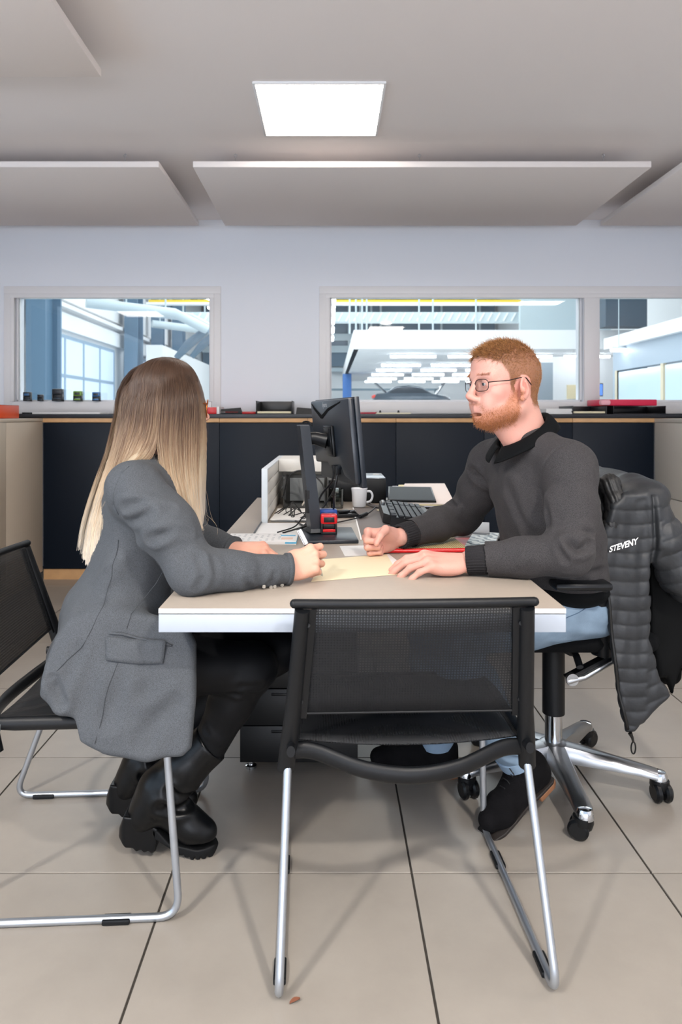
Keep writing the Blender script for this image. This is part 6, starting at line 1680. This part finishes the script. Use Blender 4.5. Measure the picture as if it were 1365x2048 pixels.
# ---- tear-off calendar pad with print
t = thing('calendar_pad', 'long white calendar pad with printed rows, in front of the organiser', 'calendar', (-.330, 2.215, DZ), .0)
MB().bx(0, .225, 0, .150, 0, .011, .0008).build('pad', m_paper, t)
MB().bx(.190, .2255, -.0004, .1504, .003, .0085).build('blue_edge', mat('print_blue', '5fb3d8', .6), t)
pr = mat('print_grey', '4a5a66', .7); g_ = MB()
for j in range(6):
    for i in range(9):
        if (i*7+j*5) % 4 == 0: continue
        g_.bx(.012+.019*i, .020+.019*i, .020+.021*j, .0225+.021*j, .0110, .0113)
gg = g_.build('printed_rows', pr, t, 0); gg['kind'] = 'stuff'
MB().bx(.170, .218, .095, .118, .0110, .0113).build('printed_picture', mat('print_blue', '5fb3d8', .6), t)
MB().bx(.175, .212, .030, .070, .0110, .0113).build('printed_picture', mat('print_peach', 'e6c7b4', .6), t)

# ---- desk pad and loose papers
t = thing('desk_pad', 'large taupe desk pad under the keyboard', 'desk pad', (.105, 2.30, DZ))
MB().bx(0, .36, 0, .80, 0, .003, .001).build('mat', mat('taupe_pad', '6d6460', .55, bump=(300, .15)), t)
MB().bx(-.006, .0, 0, .80, 0, .0032, .0008).build('edging', m_paper, t)
def sheet(label, pts, z, m, name='paper_sheet', th=.0006, cat='paper', grp=None, prints=None):
    c_ = np.mean(np.array(pts), axis=0); t = thing(name, label, cat, (c_[0], c_[1], DZ+z), 0, grp)
    MB().prism([(a-c_[0], b-c_[1]) for a, b in pts], 0, th).build('sheet', m, t, 0)
    return t
cream = sheet('cream sheet of paper between the two people, being written on', [(-.045, 1.715), (.175, 1.795), (.165, 2.055), (-.020, 1.985)], .0008, m_cream)
sheet('white sheet showing its edge under the cream one, at the red folder', [(.150, 1.815), (.198, 1.905), (.172, 2.062), (.120, 2.03)], .0001, m_paper)
sheet('small white slip of paper left of the man\'s fist', [(.043, 2.035), (.115, 2.045), (.108, 2.20), (.030, 2.19)], .0001, m_paper)
# ---- red folder with striped forms on top, magazine, grey book
t = thing('red_folder', 'red plastic folder under the man\'s forearm', 'folder', (.150, 2.075, DZ+.0004), .04)
MB().bx(0, .33, 0, .235, 0, .0035, .001).tube([(0.0, .0, .007), (.33, 0, .007)], .0065, 10).tube([(0, 0, .007), (.012, .04, .006)], [.0065, .003], 8).build('cover', mat('red_plastic', 'd01c20', .3), t)
t = thing('form_stack', 'tan ruled forms lying on the red folder', 'papers', (.175, 2.088, DZ+.0046), .04)
MB().bx(0, .235, 0, .20, 0, .006, .0005).build('sheet_pack', mat('tan_form', 'cdb98c', .7), t)
g_ = MB()
for i in range(34): g_.bx(.004+.0068*i, .0058+.0068*i, .004, .196, .006, .0062)
gg = g_.build('printed_lines', mat('form_lines', '8f7d55', .7), t, 0); gg['kind'] = 'stuff'
t = thing('magazine', 'magazine with pale wavy black-and-white cover beside the forms', 'magazine', (.405, 2.13, DZ+.0008), -.30)
MB().bx(0, .085, 0, .28, 0, .010, .001).build('pages', m_paper, t)
def zebra():
    m = bpy.data.materials.new('zebra_print'); m.use_nodes = True; nt = m.node_tree; N, L = nt.nodes, nt.links; b = N['Principled BSDF']
    tc = N.new('ShaderNodeTexCoord'); w = N.new('ShaderNodeTexWave'); w.inputs['Scale'].default_value = 14; w.inputs['Distortion'].default_value = 9; w.inputs['Detail Scale'].default_value = 1.6; w.bands_direction = 'DIAGONAL'
    L.new(tc.outputs['Object'], w.inputs['Vector']); cr = N.new('ShaderNodeValToRGB'); cr.color_ramp.elements[0].position = .35; cr.color_ramp.elements[0].color = lin('5e7280'); cr.color_ramp.elements[1].position = .5; cr.color_ramp.elements[1].color = lin('dfe5e4')
    L.new(w.outputs['Fac'], cr.inputs['Fac']); L.new(cr.outputs['Color'], b.inputs['Base Color']); b.inputs['Roughness'].default_value = .35; return m
MB().bx(0, .085, 0, .28, .0101, .0106).build('cover', zebra(), t, 0)
t = thing('grey_book', 'flat grey-white book at the right desk edge behind the magazine', 'book', (.430, 2.36, DZ+.0008), -.22)
MB().bx(0, .10, 0, .24, 0, .016, .002).build('cover', mat('book_grey', 'bfc3c8', .5), t)
MB().bx(.004, .096, -.0008, .238, .003, .013).build('pages', m_paper, t)

# ---- keyboard
kb = thing('keyboard', 'black keyboard standing end-on between the fist and the tablet', 'keyboard', (.312, 2.80, DZ+.0035), -.03)
m_key = mat('key_caps', '2d3238', .42); m_kb = mat('keyboard_shell', '111316', .35)
MB().hexa([(-.085, -.235, 0), (.085, -.235, 0), (.085, .235, 0), (-.085, .235, 0)], [(-.082, -.232, .034), (.084, -.232, .014), (.084, .232, .014), (-.082, .232, .034)]).build('case', m_kb, kb, 30)
MB().hexa([(-.110, -.16, .004), (-.083, -.20, .004), (-.083, .235, .004), (-.110, .235, .004)], [(-.106, -.15, .036), (-.083, -.19, .034), (-.083, .232, .034), (-.106, .232, .036)]).build('media_bar', m_kb, kb, 30)
key = None; sl_ = -math.atan2(.020, .166)
for j in range(6):
    for i in range(21):
        if j == 0 and i in (1, 6, 11, 15): continue
        if i == 15 or i == 19 and j < 1: continue
        x = -.068+.0235*j+(0 if j else -.004); y = -.221+.0212*i; z = .034-.020*(x+.082)/.166
        if key is None: key = MB().box((0, 0, .0045), (.0195, .0180, .009), .002).build('key', m_key, kb, 30); o = key
        else: o = key.copy(); COL.objects.link(o); o.parent = kb
        o.location = (x, y, z); o.rotation_euler = (0, -sl_, 0)
for k in range(3): MB().lathe([(.008, 0), (.008, .008), (.006, .010), (0, .010)], (-.095, .12+.03*k, .036), 14).build('knob', m_steel, kb)
t = thing('keyboard_cable', 'black keyboard cable with a ferrite core crossing the desk pad', 'cable', (.19, 2.75, DZ))
TI = inv_of(t)
cp = [V(.192, 2.95, .765), V(.165, 2.86, .757), V(.130, 2.78, .750), V(.085, 2.71, .748), V(.03, 2.66, .744), V(-.02, 2.60, .744)]
MB().tube(spline(cp, 8), .0026, 8).build('cord', m_cable, t, 180, inv=TI)
MB().tube([V(.146, 2.815, .7545), V(.118, 2.765, .7500)], .0080, 12).build('ferrite_core', m_cable, t, 50, inv=TI)
t = thing('tangled_cables', 'tangle of black cables behind the monitor stand', 'cables', (-.12, 2.6, DZ)); TI = inv_of(t); r = np.random.default_rng(4)
for k in range(5):
    a = V(-.19+.03*k*.8, 2.85-.03*k, .748); pts = [a+V(r.uniform(-.04, .05), r.uniform(-.1, .1), r.uniform(0, .05)*(j % 2)) if 0 < j < 5 else a+V(.12*j/5-.02, -.35*j/5, .001) for j in range(6)]
    MB().tube(spline(pts, 6), r.uniform(.0016, .0028), 6).build('cord', m_cable, t, 180, inv=TI)
MB().tube(spline([V(-.20, 3.05, .80), V(-.17, 3.05, .89), V(-.10, 3.05, .905), V(-.03, 3.03, .85), V(-.02, 3.0, .77)], 8), .0035, 8).build('cord', m_cable, t, 180, inv=TI)
t = thing('white_cable', 'white cable hanging over the organiser shelf', 'cable', (-.13, 3.2, DZ)); TI = inv_of(t)
MB().tube(spline([V(-.13, 3.40, .949), V(-.135, 3.26, .951), V(-.135, 3.222, .945), V(-.125, 3.215, .90), V(-.115, 3.20, .83), V(-.110, 3.12, .775), V(-.118, 3.05, .760)], 8), .0035, 8).build('cord', mat('white_cord', 'd8cfc2', .5), t, 180, inv=TI)

# ---- mug with stirrer, tumbler, black box, coin tray
m_cer = mat('white_ceramic', 'e4e6ea', .18, coat=.4)
t = thing('mug', 'white mug with a handle and a stirrer, behind the fist', 'mug', (.130, 3.12, DZ+.0035))
MB().lathe([(0, 0), (.026, 0), (.030, .004), (.0345, .070), (.0368, .082), (.0350, .083), (.0325, .070), (.028, .008), (0, .006)], (0, 0, 0), 36).build('cup', m_cer, t, 50)
MB().tube(spline([(.033, .0, .068), (.050, 0, .066), (.058, 0, .048), (.050, 0, .026), (.031, 0, .020)], 6), [.0050]*25, 10).build('handle', m_cer, t, 180)
MB().lathe([(0, .060), (.0315, .060)], (0, 0, 0), 28).build('coffee', mat('coffee', '3a2416', .1), t)
t = thing('stirrer', 'white stirring stick leaning in the mug', 'stirrer', (.130, 3.12, DZ+.0655))
MB().tube([(0, 0, 0), (.020, .0, .045)], .0028, 8).build('stick', m_paper, t)
m_tum = glass_mat('tumbler_glass', (.72, .74, .72)); m_tum.node_tree.nodes['Fresnel'].inputs[0].default_value = 1.9
t = thing('tumbler', 'ribbed clear drinking glass left of the mug', 'glass', (.032, 3.10, DZ+.0005))
m = MB(); 
for zz in (0,): 
    m.lathe([(0, 0), (.027, 0), (.031, .085), (.029, .085), (.0255, .006), (0, .006)], (0, 0, 0), 14)
m.build('glass_body', m_tum, t, 10)
t = thing('black_box', 'black box with a silver-grey top behind the mug', 'box', (.205, 3.27, DZ+.0005))
MB().bx(-.055, .055, 0, .27, 0, .112, .006).build('casing', m_blk, t)
MB().bx(-.053, .053, .004, .266, .112, .118, .003).build('lid', mat('silver_lid', '8b9098', .3, .6), t)
MB().bx(.005, .035, .17, .20, .118, .120, .001).build('button', m_paper, t)
t = thing('printer_box', 'low black box in the shade behind the tumbler', 'box', (.03, 3.33, DZ+.0005))
MB().bx(-.09, .105, 0, .18, 0, .100, .005).build('casing', m_blk2, t)
MB().bx(-.10, .07, .01, .16, .100, .104, .002).build('paper_top', m_paper, t)
t = thing('pen_tray', 'shallow black tray with keys and coins before the tumbler', 'tray', (.045, 2.86, DZ+.0005), .1)
MB().bx(-.075, .065, -.06, .07, 0, .004, .001).bx(-.075, .065, -.06, -.056, 0, .014, .001).bx(-.075, .065, .066, .07, 0, .014, .001).bx(-.075, -.071, -.06, .07, 0, .014, .001).bx(.061, .065, -.06, .07, 0, .014, .001).build('tray_body', m_blk, t)
r = np.random.default_rng(12)
for k in range(6):
    c_ = thing('coin', 'small silver coin lying flat in the black pen tray', 'coin', (.045+r.uniform(-.045, .045), 2.86+r.uniform(-.035, .045), DZ+.0047), 0, 'coins in the pen tray')
    MB().lathe([(0, 0), (.0105, 0), (.011, .0008), (.0105, .0018), (0, .0018)], (0, 0, 0), 18).build('disc', m_steel, c_)
t = thing('key_bunch', 'black-headed car key on a ring in the tray', 'keys', (.055, 2.89, DZ+.007), .6)
MB().box((0, 0, .006), (.055, .026, .013), .005).build('key_head', m_blk2, t); MB().box((.045, 0, .005), (.04, .008, .003), .001).build('blade', m_steel, t)
MB().tube([(-.036+.012*math.cos(a), .012*math.sin(a), .004) for a in np.linspace(0, 2*PI, 17)[:-1]], .0015, 6, closed=True).build('ring', m_steel, t)
t = thing('grey_cable', 'ribbed grey cable looping from the mug to the keyboard', 'cable', (.2, 3.1, DZ)); TI = inv_of(t)
MB().tube(spline([V(.17, 3.16, .760), V(.195, 3.12, .750), V(.235, 3.10, .748), V(.285, 3.13, .752)], 8), .005, 10).tube(spline([V(.165, 3.13, .752), V(.20, 3.08, .748), V(.25, 3.065, .748), V(.29, 3.08, .752)], 8), .005, 10).build('cord', mat('grey_cord', '5f5a58', .5), t, 180, inv=TI)

# ---- stack of folders with the tablet
tl_ = math.radians(8.5)
def ramp(y, off): return off+(y-3.02)*math.tan(tl_)
t = thing('binder_wedge', 'black sloping binder under the pale folders at the far desk end', 'binder', (.38, 3.05, DZ+.0005))
MB().hexa([(-.10, .0, 0), (.17, 0, 0), (.17, .36, 0), (-.10, .36, 0)], [(-.10, .0, .010), (.17, 0, .010), (.17, .36, .010+.36*math.tan(tl_)), (-.10, .36, .010+.36*math.tan(tl_))]).build('binder_cover', m_blk, t, 30)
fcol = [('dadbe6', 'white-blue folder, lowest of the sloping stack'), ('efe3b4', 'pale yellow folder in the sloping stack'), ('e8dcd6', 'pale pink-white folder, top of the sloping stack, under the tablet')]
for k, (c_, lb) in enumerate(fcol):
    t = thing('card_folder', lb, 'folder', (.385+.012*k, 3.05, DZ+.0115+.0055*k), 0, None, rot=(tl_, 0, -.06-.05*k))
    MB().prism([(-.12, .0), (.13, .0), (.125-.02*k, .345+.01*k), (-.105, .35)], .0, .0048, None, .001).build('cover', mat('folder_'+c_, c_, .6), t)
tb_ = thing('tablet', 'black tablet computer lying on the pale folders', 'tablet', (.335, 3.065, DZ+.0305), 0, None, rot=(tl_, 0, -.14))
MB().prism([(-.085, 0), (.125, 0), (.105, .245), (-.095, .245)], 0, .008, None, .0025).build('casing', m_blk2, tb_)
MB().prism([(-.078, .008), (.118, .008), (.099, .237), (-.089, .237)], .008, .0085).build('display', mat('tablet_glass', '14191e', .45, spec=.12), tb_)
sheet('cream paper strip between the keyboard and the tablet', [(.20, 2.99), (.50, 2.97), (.50, 3.015), (.20, 3.03)], .0036, m_cream)
# ---- the pen in her hand
pd = [P(598, 1059, 1.765), P(634, 1163, 1.745)]
a_, b_ = Vector(pd[0]), Vector((-.018, 1.757, .7445))
pen = thing('pen', 'white ballpoint pen held by the writing hand', 'pen', a_)
PI_ = inv_of(pen)
MB().tube([a_, a_.lerp(b_, .04), a_.lerp(b_, .32), a_.lerp(b_, .33), a_.lerp(b_, .88)], [.0052, .0062, .0062, .0056, .0054], 16).build('barrel', mat('pen_white', 'e8ecee', .25), pen, 40, inv=PI_)
MB().tube([a_.lerp(b_, .88), a_.lerp(b_, .98), b_], [.0050, .0024, .0006], 14).build('tip', m_steel, pen, 40, inv=PI_)
MB().tube([a_.lerp(b_, .315), a_.lerp(b_, .335)], .0064, 16).tube([a_.lerp(b_, -.01), a_.lerp(b_, .02)], .0054, 16).build('grip_ring', mat('pen_black', '141618', .3), pen, 40, inv=PI_)
d_ = (b_-a_).normalized(); s_ = Vector((-.5, -.8, .1)); s_ = (s_-d_*s_.dot(d_)).normalized()
MB().tube([a_+s_*.006, a_+s_*.009+d_*.004, a_+s_*.009+d_*.038], .0014, 6).build('clip', m_steel, pen, 40, inv=PI_)

# ================================================================== THINGS ON THE WORKTOP AND THE SILL
WT = 1.158; YI = PZ(803)+.001
for i, (px, w, hcol, lb) in enumerate(((55, .85, '1f3f5c', 'dark blue stamp, leftmost on the window sill'), (81, .62, '1c2026', 'narrow black stamp, second from the left on the window sill'), (116, 1.3, '1d1e20', 'wide black stamp in the middle of the window sill'), (156, .95, '7ba33a', 'green stamp on the window sill'), (193, .85, '2f6fae', 'blue stamp nearest the blonde head on the window sill'))):
    stamp(lb, ((px-660)*5.37/FPX, 5.372, PZ(803)+.0025), 0, w*1.25 if i != 2 else 1.45, hcol if i > 2 else '20262c', '15171a', {0: '2f5f8c'}.get(i, '24262a'), None)
def binder(label, loc, rz, w, d, h, col):
    t = thing('lever_arch_file', label, 'binder', loc, rz)
    m_ = mat('binder_'+col, col, .35)
    MB().bx(0, w, 0, .004, 0, h, .001).bx(0, w, d-.004, d, 0, h, .001).bx(w-.004, w, 0, d, 0, h, .001).build('cover', m_, t)
    for k in range(7): MB().bx(.004, w-.012, .006+.0*k, d-.006, .008+(h-.016)*k/7, .006+(h-.016)*(k+1)/7, .0005).build('page_block', m_paper, t)
    return t
t = thing('lever_arch_file', 'orange ring binder full of papers, lying at the left edge', 'binder', (-2.13, 4.45, 1.1275))
m_or = mat('binder_orange', 'e2501c', .35)
MB().bx(-.26, .045, 0, .30, 0, .004, .001).bx(-.26, .045, 0, .30, .084, .088, .001).bx(.041, .045, 0, .30, .0, .088, .001).build('cover', m_or, t)
for k in range(8): MB().bx(-.255, .025-.004*(k % 3), .004+.002*(k % 2), .29, .0055+.0095*k, .0135+.0095*k, .0005).build('page_block', m_paper, t)
def tray(label, px0, px1, Y, h, slope=.0, inner='1a2f44', paper=True, col='17181b', d=.30):
    x0 = (px0-660)*Y/FPX; x1 = (px1-660)*Y/FPX; w = x1-x0
    t = thing('letter_tray', label, 'letter tray', (x0, Y, WT+.0005), 0, None); m_ = mat('tray_'+col, col, .35)
    MB().bx(0, w, 0, d, 0, .004, .001).bx(0, .005, .0, d, 0, h, .0015).bx(w-.005, w, 0, d, 0, h, .0015).bx(0, w, d-.005, d, 0, h, .0015).build('tray_body', m_, t)
    if paper:
        p = thing('paper_sheet', label.replace('letter tray', 'papers inside the tray'), 'paper', (x0+.01, Y+.01, WT+.0055), 0)
        MB().bx(0, w-.02, 0, d-.03, 0, .014, .001).build('sheet_pack', m_cream, p)
    return t
tray('black letter tray between the woman and the monitor', 512, 585, 5.02, .095)
tray('wide black letter tray at the right, under the pink folder', 1228, 1333, 5.0, .058, paper=False)
tray('black letter tray left of the pink folder, right of the man', 1146, 1215, 5.0, .058)
t = thing('paper_stack', 'thick white paper stack on the worktop right of the man', 'paper stack', ((1093-660)*5.0/FPX, 5.0, WT+.0005))
for k in range(5): MB().bx(.002*(k % 2), .185-.003*(k % 3), 0, .28, .0075*k, .0072+.0075*k, .0005).build('sheet_pack', m_paper, t)
t = thing('pink_folder', 'bright pink-red folder lying on the black trays at the right', 'folder', ((1207-660)*5.0/FPX, 5.02, WT+.0595), .02)
m_pink = mat('pink_cover', 'd81f4a', .4)
MB().bx(.0, .395, 0, .28, 0, .045, .006).build('cover', m_pink, t); MB().box((.02, .0, .022), (.07, .05, .038), .012).build('crumpled_cloth', mat('pale_pink', 'efb0bc', .8), t)
t = thing('red_file', 'small red file on the worktop beside the blonde hair', 'file', ((412-660)*5.0/FPX, 5.0, WT+.0005))
MB().bx(0, .074, 0, .24, 0, .048, .003).build('cover', mat('red_plastic', 'd01c20', .3), t); MB().bx(.076, .094, 0, .24, 0, .052, .002).build('spine', m_paper, t)
t = thing('stapler', 'black stapler beside the red file', 'stapler', ((442-660)*5.02/FPX, 5.02, WT+.0005), .1)
MB().bx(0, .15, 0, .03, 0, .012, .003).hexa([(0, 0, .016), (.15, 0, .016), (.15, .03, .016), (0, .03, .016)], [(.0, .004, .035), (.14, .004, .046), (.14, .026, .046), (.0, .026, .035)]).bx(.12, .15, .002, .028, .010, .020).build('body', m_blk, t)
t = thing('red_file', 'flat red folder between the stapler and the black tray', 'file', ((448-660)*5.06/FPX, 5.12, WT+.0005), .03)
MB().bx(0, .22, 0, .2, 0, .018, .003).build('cover', mat('red_plastic', 'd01c20', .3), t)
t = thing('black_case', 'black wedge-shaped case left of the monitor on the worktop', 'case', ((592-660)*5.0/FPX, 5.02, WT+.0005))
MB().hexa([(0, 0, 0), (.26, 0, 0), (.26, .2, 0), (0, .2, 0)], [(.006, .006, .046), (.25, .006, .030), (.25, .19, .030), (.006, .19, .050)]).build('body', mat('case_black', '22201f', .6), t, 30)
t = thing('red_file', 'dark red folder right of the monitor on the worktop', 'file', ((722-660)*5.0/FPX, 5.02, WT+.0005))
MB().bx(0, .115, 0, .25, 0, .014, .003).build('cover', mat('dark_red', 'a01530', .4), t)
t = thing('paper_sheet', 'pale yellow papers on the worktop right of the dark red folder', 'paper', ((752-660)*5.0/FPX, 5.02, WT+.0005))
MB().bx(0, .25, 0, .24, 0, .010, .001).build('sheet_pack', mat('pale_yellow', 'e6dfc4', .7), t)
for i, px in enumerate((762, 799)):
    t = thing('bulldog_clip', ['small black clip on the pale yellow papers, left one', 'small black clip on the pale yellow papers, right one'][i], 'clip', ((px-660)*5.0/FPX, 5.06, WT+.011))
    MB().prism([(-.008, 0), (.008, 0), (.004, .016), (-.004, .016)], -.012, .012, Matrix.Rotation(PI/2, 4, 'X')).build('clip_body', m_blk, t)
t = thing('white_envelope', 'flat white envelopes on the worktop below the window stamps', 'envelope', ((62-660)*5.0/FPX, 5.02, WT+.0005))
MB().bx(-.0, .48, 0, .2, 0, .012, .001).build('envelope_pack', m_paper, t)
t = thing('black_ruler', 'short black item at the worktop edge beside the orange binder', 'tray', ((45-660)*5.0/FPX, 4.99, WT+.0005))
MB().bx(0, .052, 0, .22, 0, .012, .002).build('body', m_blk, t)
# ---- dry leaf on the floor
t = thing('dry_leaf', 'tiny curled brown leaf on the floor by the front chair leg', 'leaf', (-.068, 1.378, .0006), .5)
def leaf(u, v_): return ((u-.5)*.022, (v_-.5)*.009*math.sin(PI*min(.98, max(.02, u))), .002+.004*(v_-.5)**2*4+.002*math.sin(u*3))
grid_mesh('blade', leaf, 9, 5, mat('leaf_brown', '7a4a34', .8), t, .0004)
